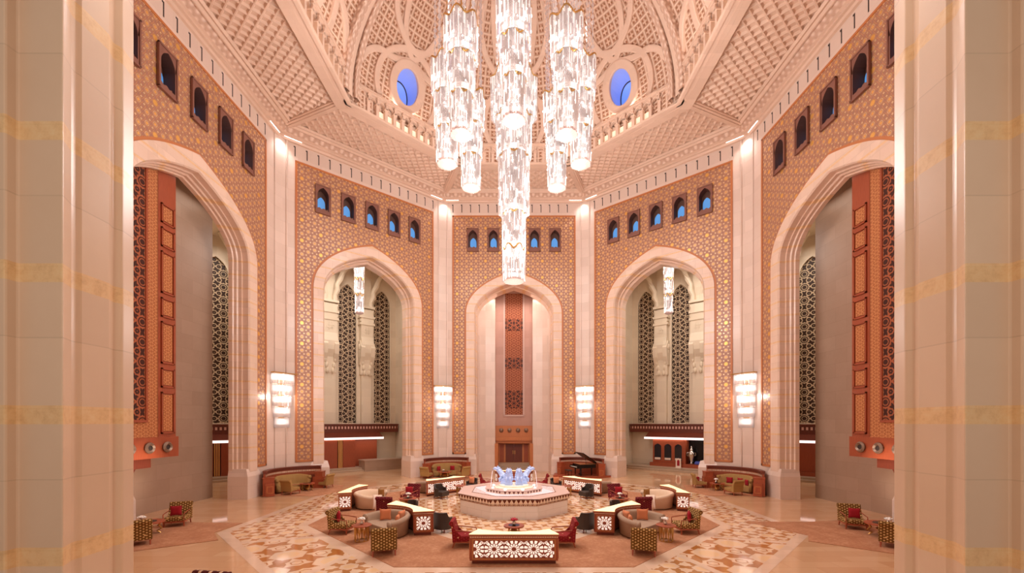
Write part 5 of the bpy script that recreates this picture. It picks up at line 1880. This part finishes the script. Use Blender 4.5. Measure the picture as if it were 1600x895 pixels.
bn = empty('piano_bench', (4.55, 34.75, .16), R(16), 'black piano bench left of the grand piano', 'bench')
b = MB(); b.b6(-.18, .18, -.38, .38, .42, .5); b.build('seat', 'dark_leather', bn, bevel=.02)
for x in (-.14, .14):
    for y in (-.33, .33):
        b = MB(); b.tube([(x, y, .43), (x, y, 0)], [.025, .02], 6); b.build('leg', 'black_lacquer', bn)

# ================================================================= BAY SEATING, FRONT CHAIR, COUNTER ITEMS
place(P_oli, (-15.05, 18.6, .02), R(-160), 'patterned olive armchair with a red cushion facing out on the left bay carpet', 'patterned olive armchairs')
place(P_cc, (-15.0, 18.47, .47), R(20), 'crimson cushion on the armchair of the left bay', 'crimson cushions')
place(P_oli, (-14.2, 15.7, .02), R(40), 'patterned olive armchair nearest the left pillar, seen from behind', 'patterned olive armchairs')
place(P_rt, (-15.05, 17.05, .02), 0, 'round wooden table on the left bay carpet', 'round coffee tables', (1.15, 1.15, 1))
place(P_wf, (-15.1, 16.85, .545), 0, 'vase of white flowers on the left bay table', 'vases of white flowers')
place(P_oli, (14.75, 18.1, .02), R(160), 'patterned olive armchair with a red cushion facing out on the right bay carpet', 'patterned olive armchairs')
place(P_cc, (14.7, 17.97, .47), R(-20), 'crimson cushion on the armchair of the right bay', 'crimson cushions')
place(P_oli, (14.05, 15.4, .02), R(-40), 'patterned olive armchair nearest the right pillar, seen from behind', 'patterned olive armchairs')
place(P_rt, (14.9, 16.8, .02), 0, 'round wooden table on the right bay carpet', 'round coffee tables', (1.15, 1.15, 1))
place(P_wf, (14.9, 16.55, .545), 0, 'vase of white flowers on the right bay table', 'vases of white flowers')
P_dk = armchair('armchair', 'dark_pattern', 'dark_pattern', w=1.0)
place(P_dk, (-7.3, 10.6, .006), R(-8), 'dark patterned armchair cut by the bottom edge of the view')

ox, oy, phi, m = HR
def hall_pt(x, y):
    return ox+math.cos(phi)*x-math.sin(phi)*y, oy+math.sin(phi)*x+math.cos(phi)*y
x, y = hall_pt(m*.12, -1.25)
sm = empty('samovar', (x, y, .66), 0, 'tall silver samovar urn on the right reception counter', 'samovar')
b = MB(); b.lathe([(.16, 0), (.2, .05), (.1, .16), (.2, .5), (.3, .85), (.3, 1.05), (.16, 1.25), (.1, 1.3)], 20); b.build('urn', 'silver', sm, smooth=True)
b = MB(); b.lathe([(.15, 1.28), (.17, 1.36), (.06, 1.5), (.07, 1.58), (.02, 1.72)], 14); b.build('lid', 'silver', sm, smooth=True)
for s in (-1, 1):
    b = MB(); b.tube([(s*.28, 0, .75), (s*.42, 0, .85), (s*.40, 0, 1.08), (s*.24, 0, 1.1)], .025, 6); b.build('handle', 'silver', sm)
b = MB(); b.tube([(0, -.2, .35), (0, -.34, .34), (0, -.35, .26)], .025, 6); b.build('tap', 'silver', sm)
x, y = hall_pt(m*-.62, -1.25)
b = MB(); b.b6(-.42, .42, -.16, .16, 0, .22); b.b6(-.36, .36, -.12, .12, .22, .3)
o = tag(b.build('tray', 'blue_cloth', bevel=.06), 'blue padded tray beside the samovar on the counter', 'tray'); o.location = (x, y, .66); o.rotation_euler = (0, 0, phi)
x, y = hall_pt(m*1.0, -2.2)
sg = empty('card_stand', (x, y, .32), phi, 'white arched card stand on the step before the right counter', 'card stand')
b = MB(); A = arch_pts(.24, .92, 5, .72)
pts = [(-.24, .04)]+A+[(.24, .04)]
k = len(pts)
b.add([(p[0], -.02, p[1]) for p in pts]+[(p[0], .02, p[1]) for p in pts], [tuple(range(k)), tuple(range(k, 2*k))]+[(i, (i+1) % k, k+(i+1) % k, k+i) for i in range(k)])
b.build('board', 'pale_cloth', sg)
b = MB(); A = arch_pts(.12, .78, 5, .6); pts = [(-.12, .2)]+A+[(.12, .2)]
b.add([(p[0], -.03, p[1]) for p in pts], [tuple(range(len(pts)))]); b.build('card', 'crimson', sg)
b = MB(); b.b6(-.26, .26, -.14, .14, 0, .05); b.build('base', 'pale_cloth', sg)
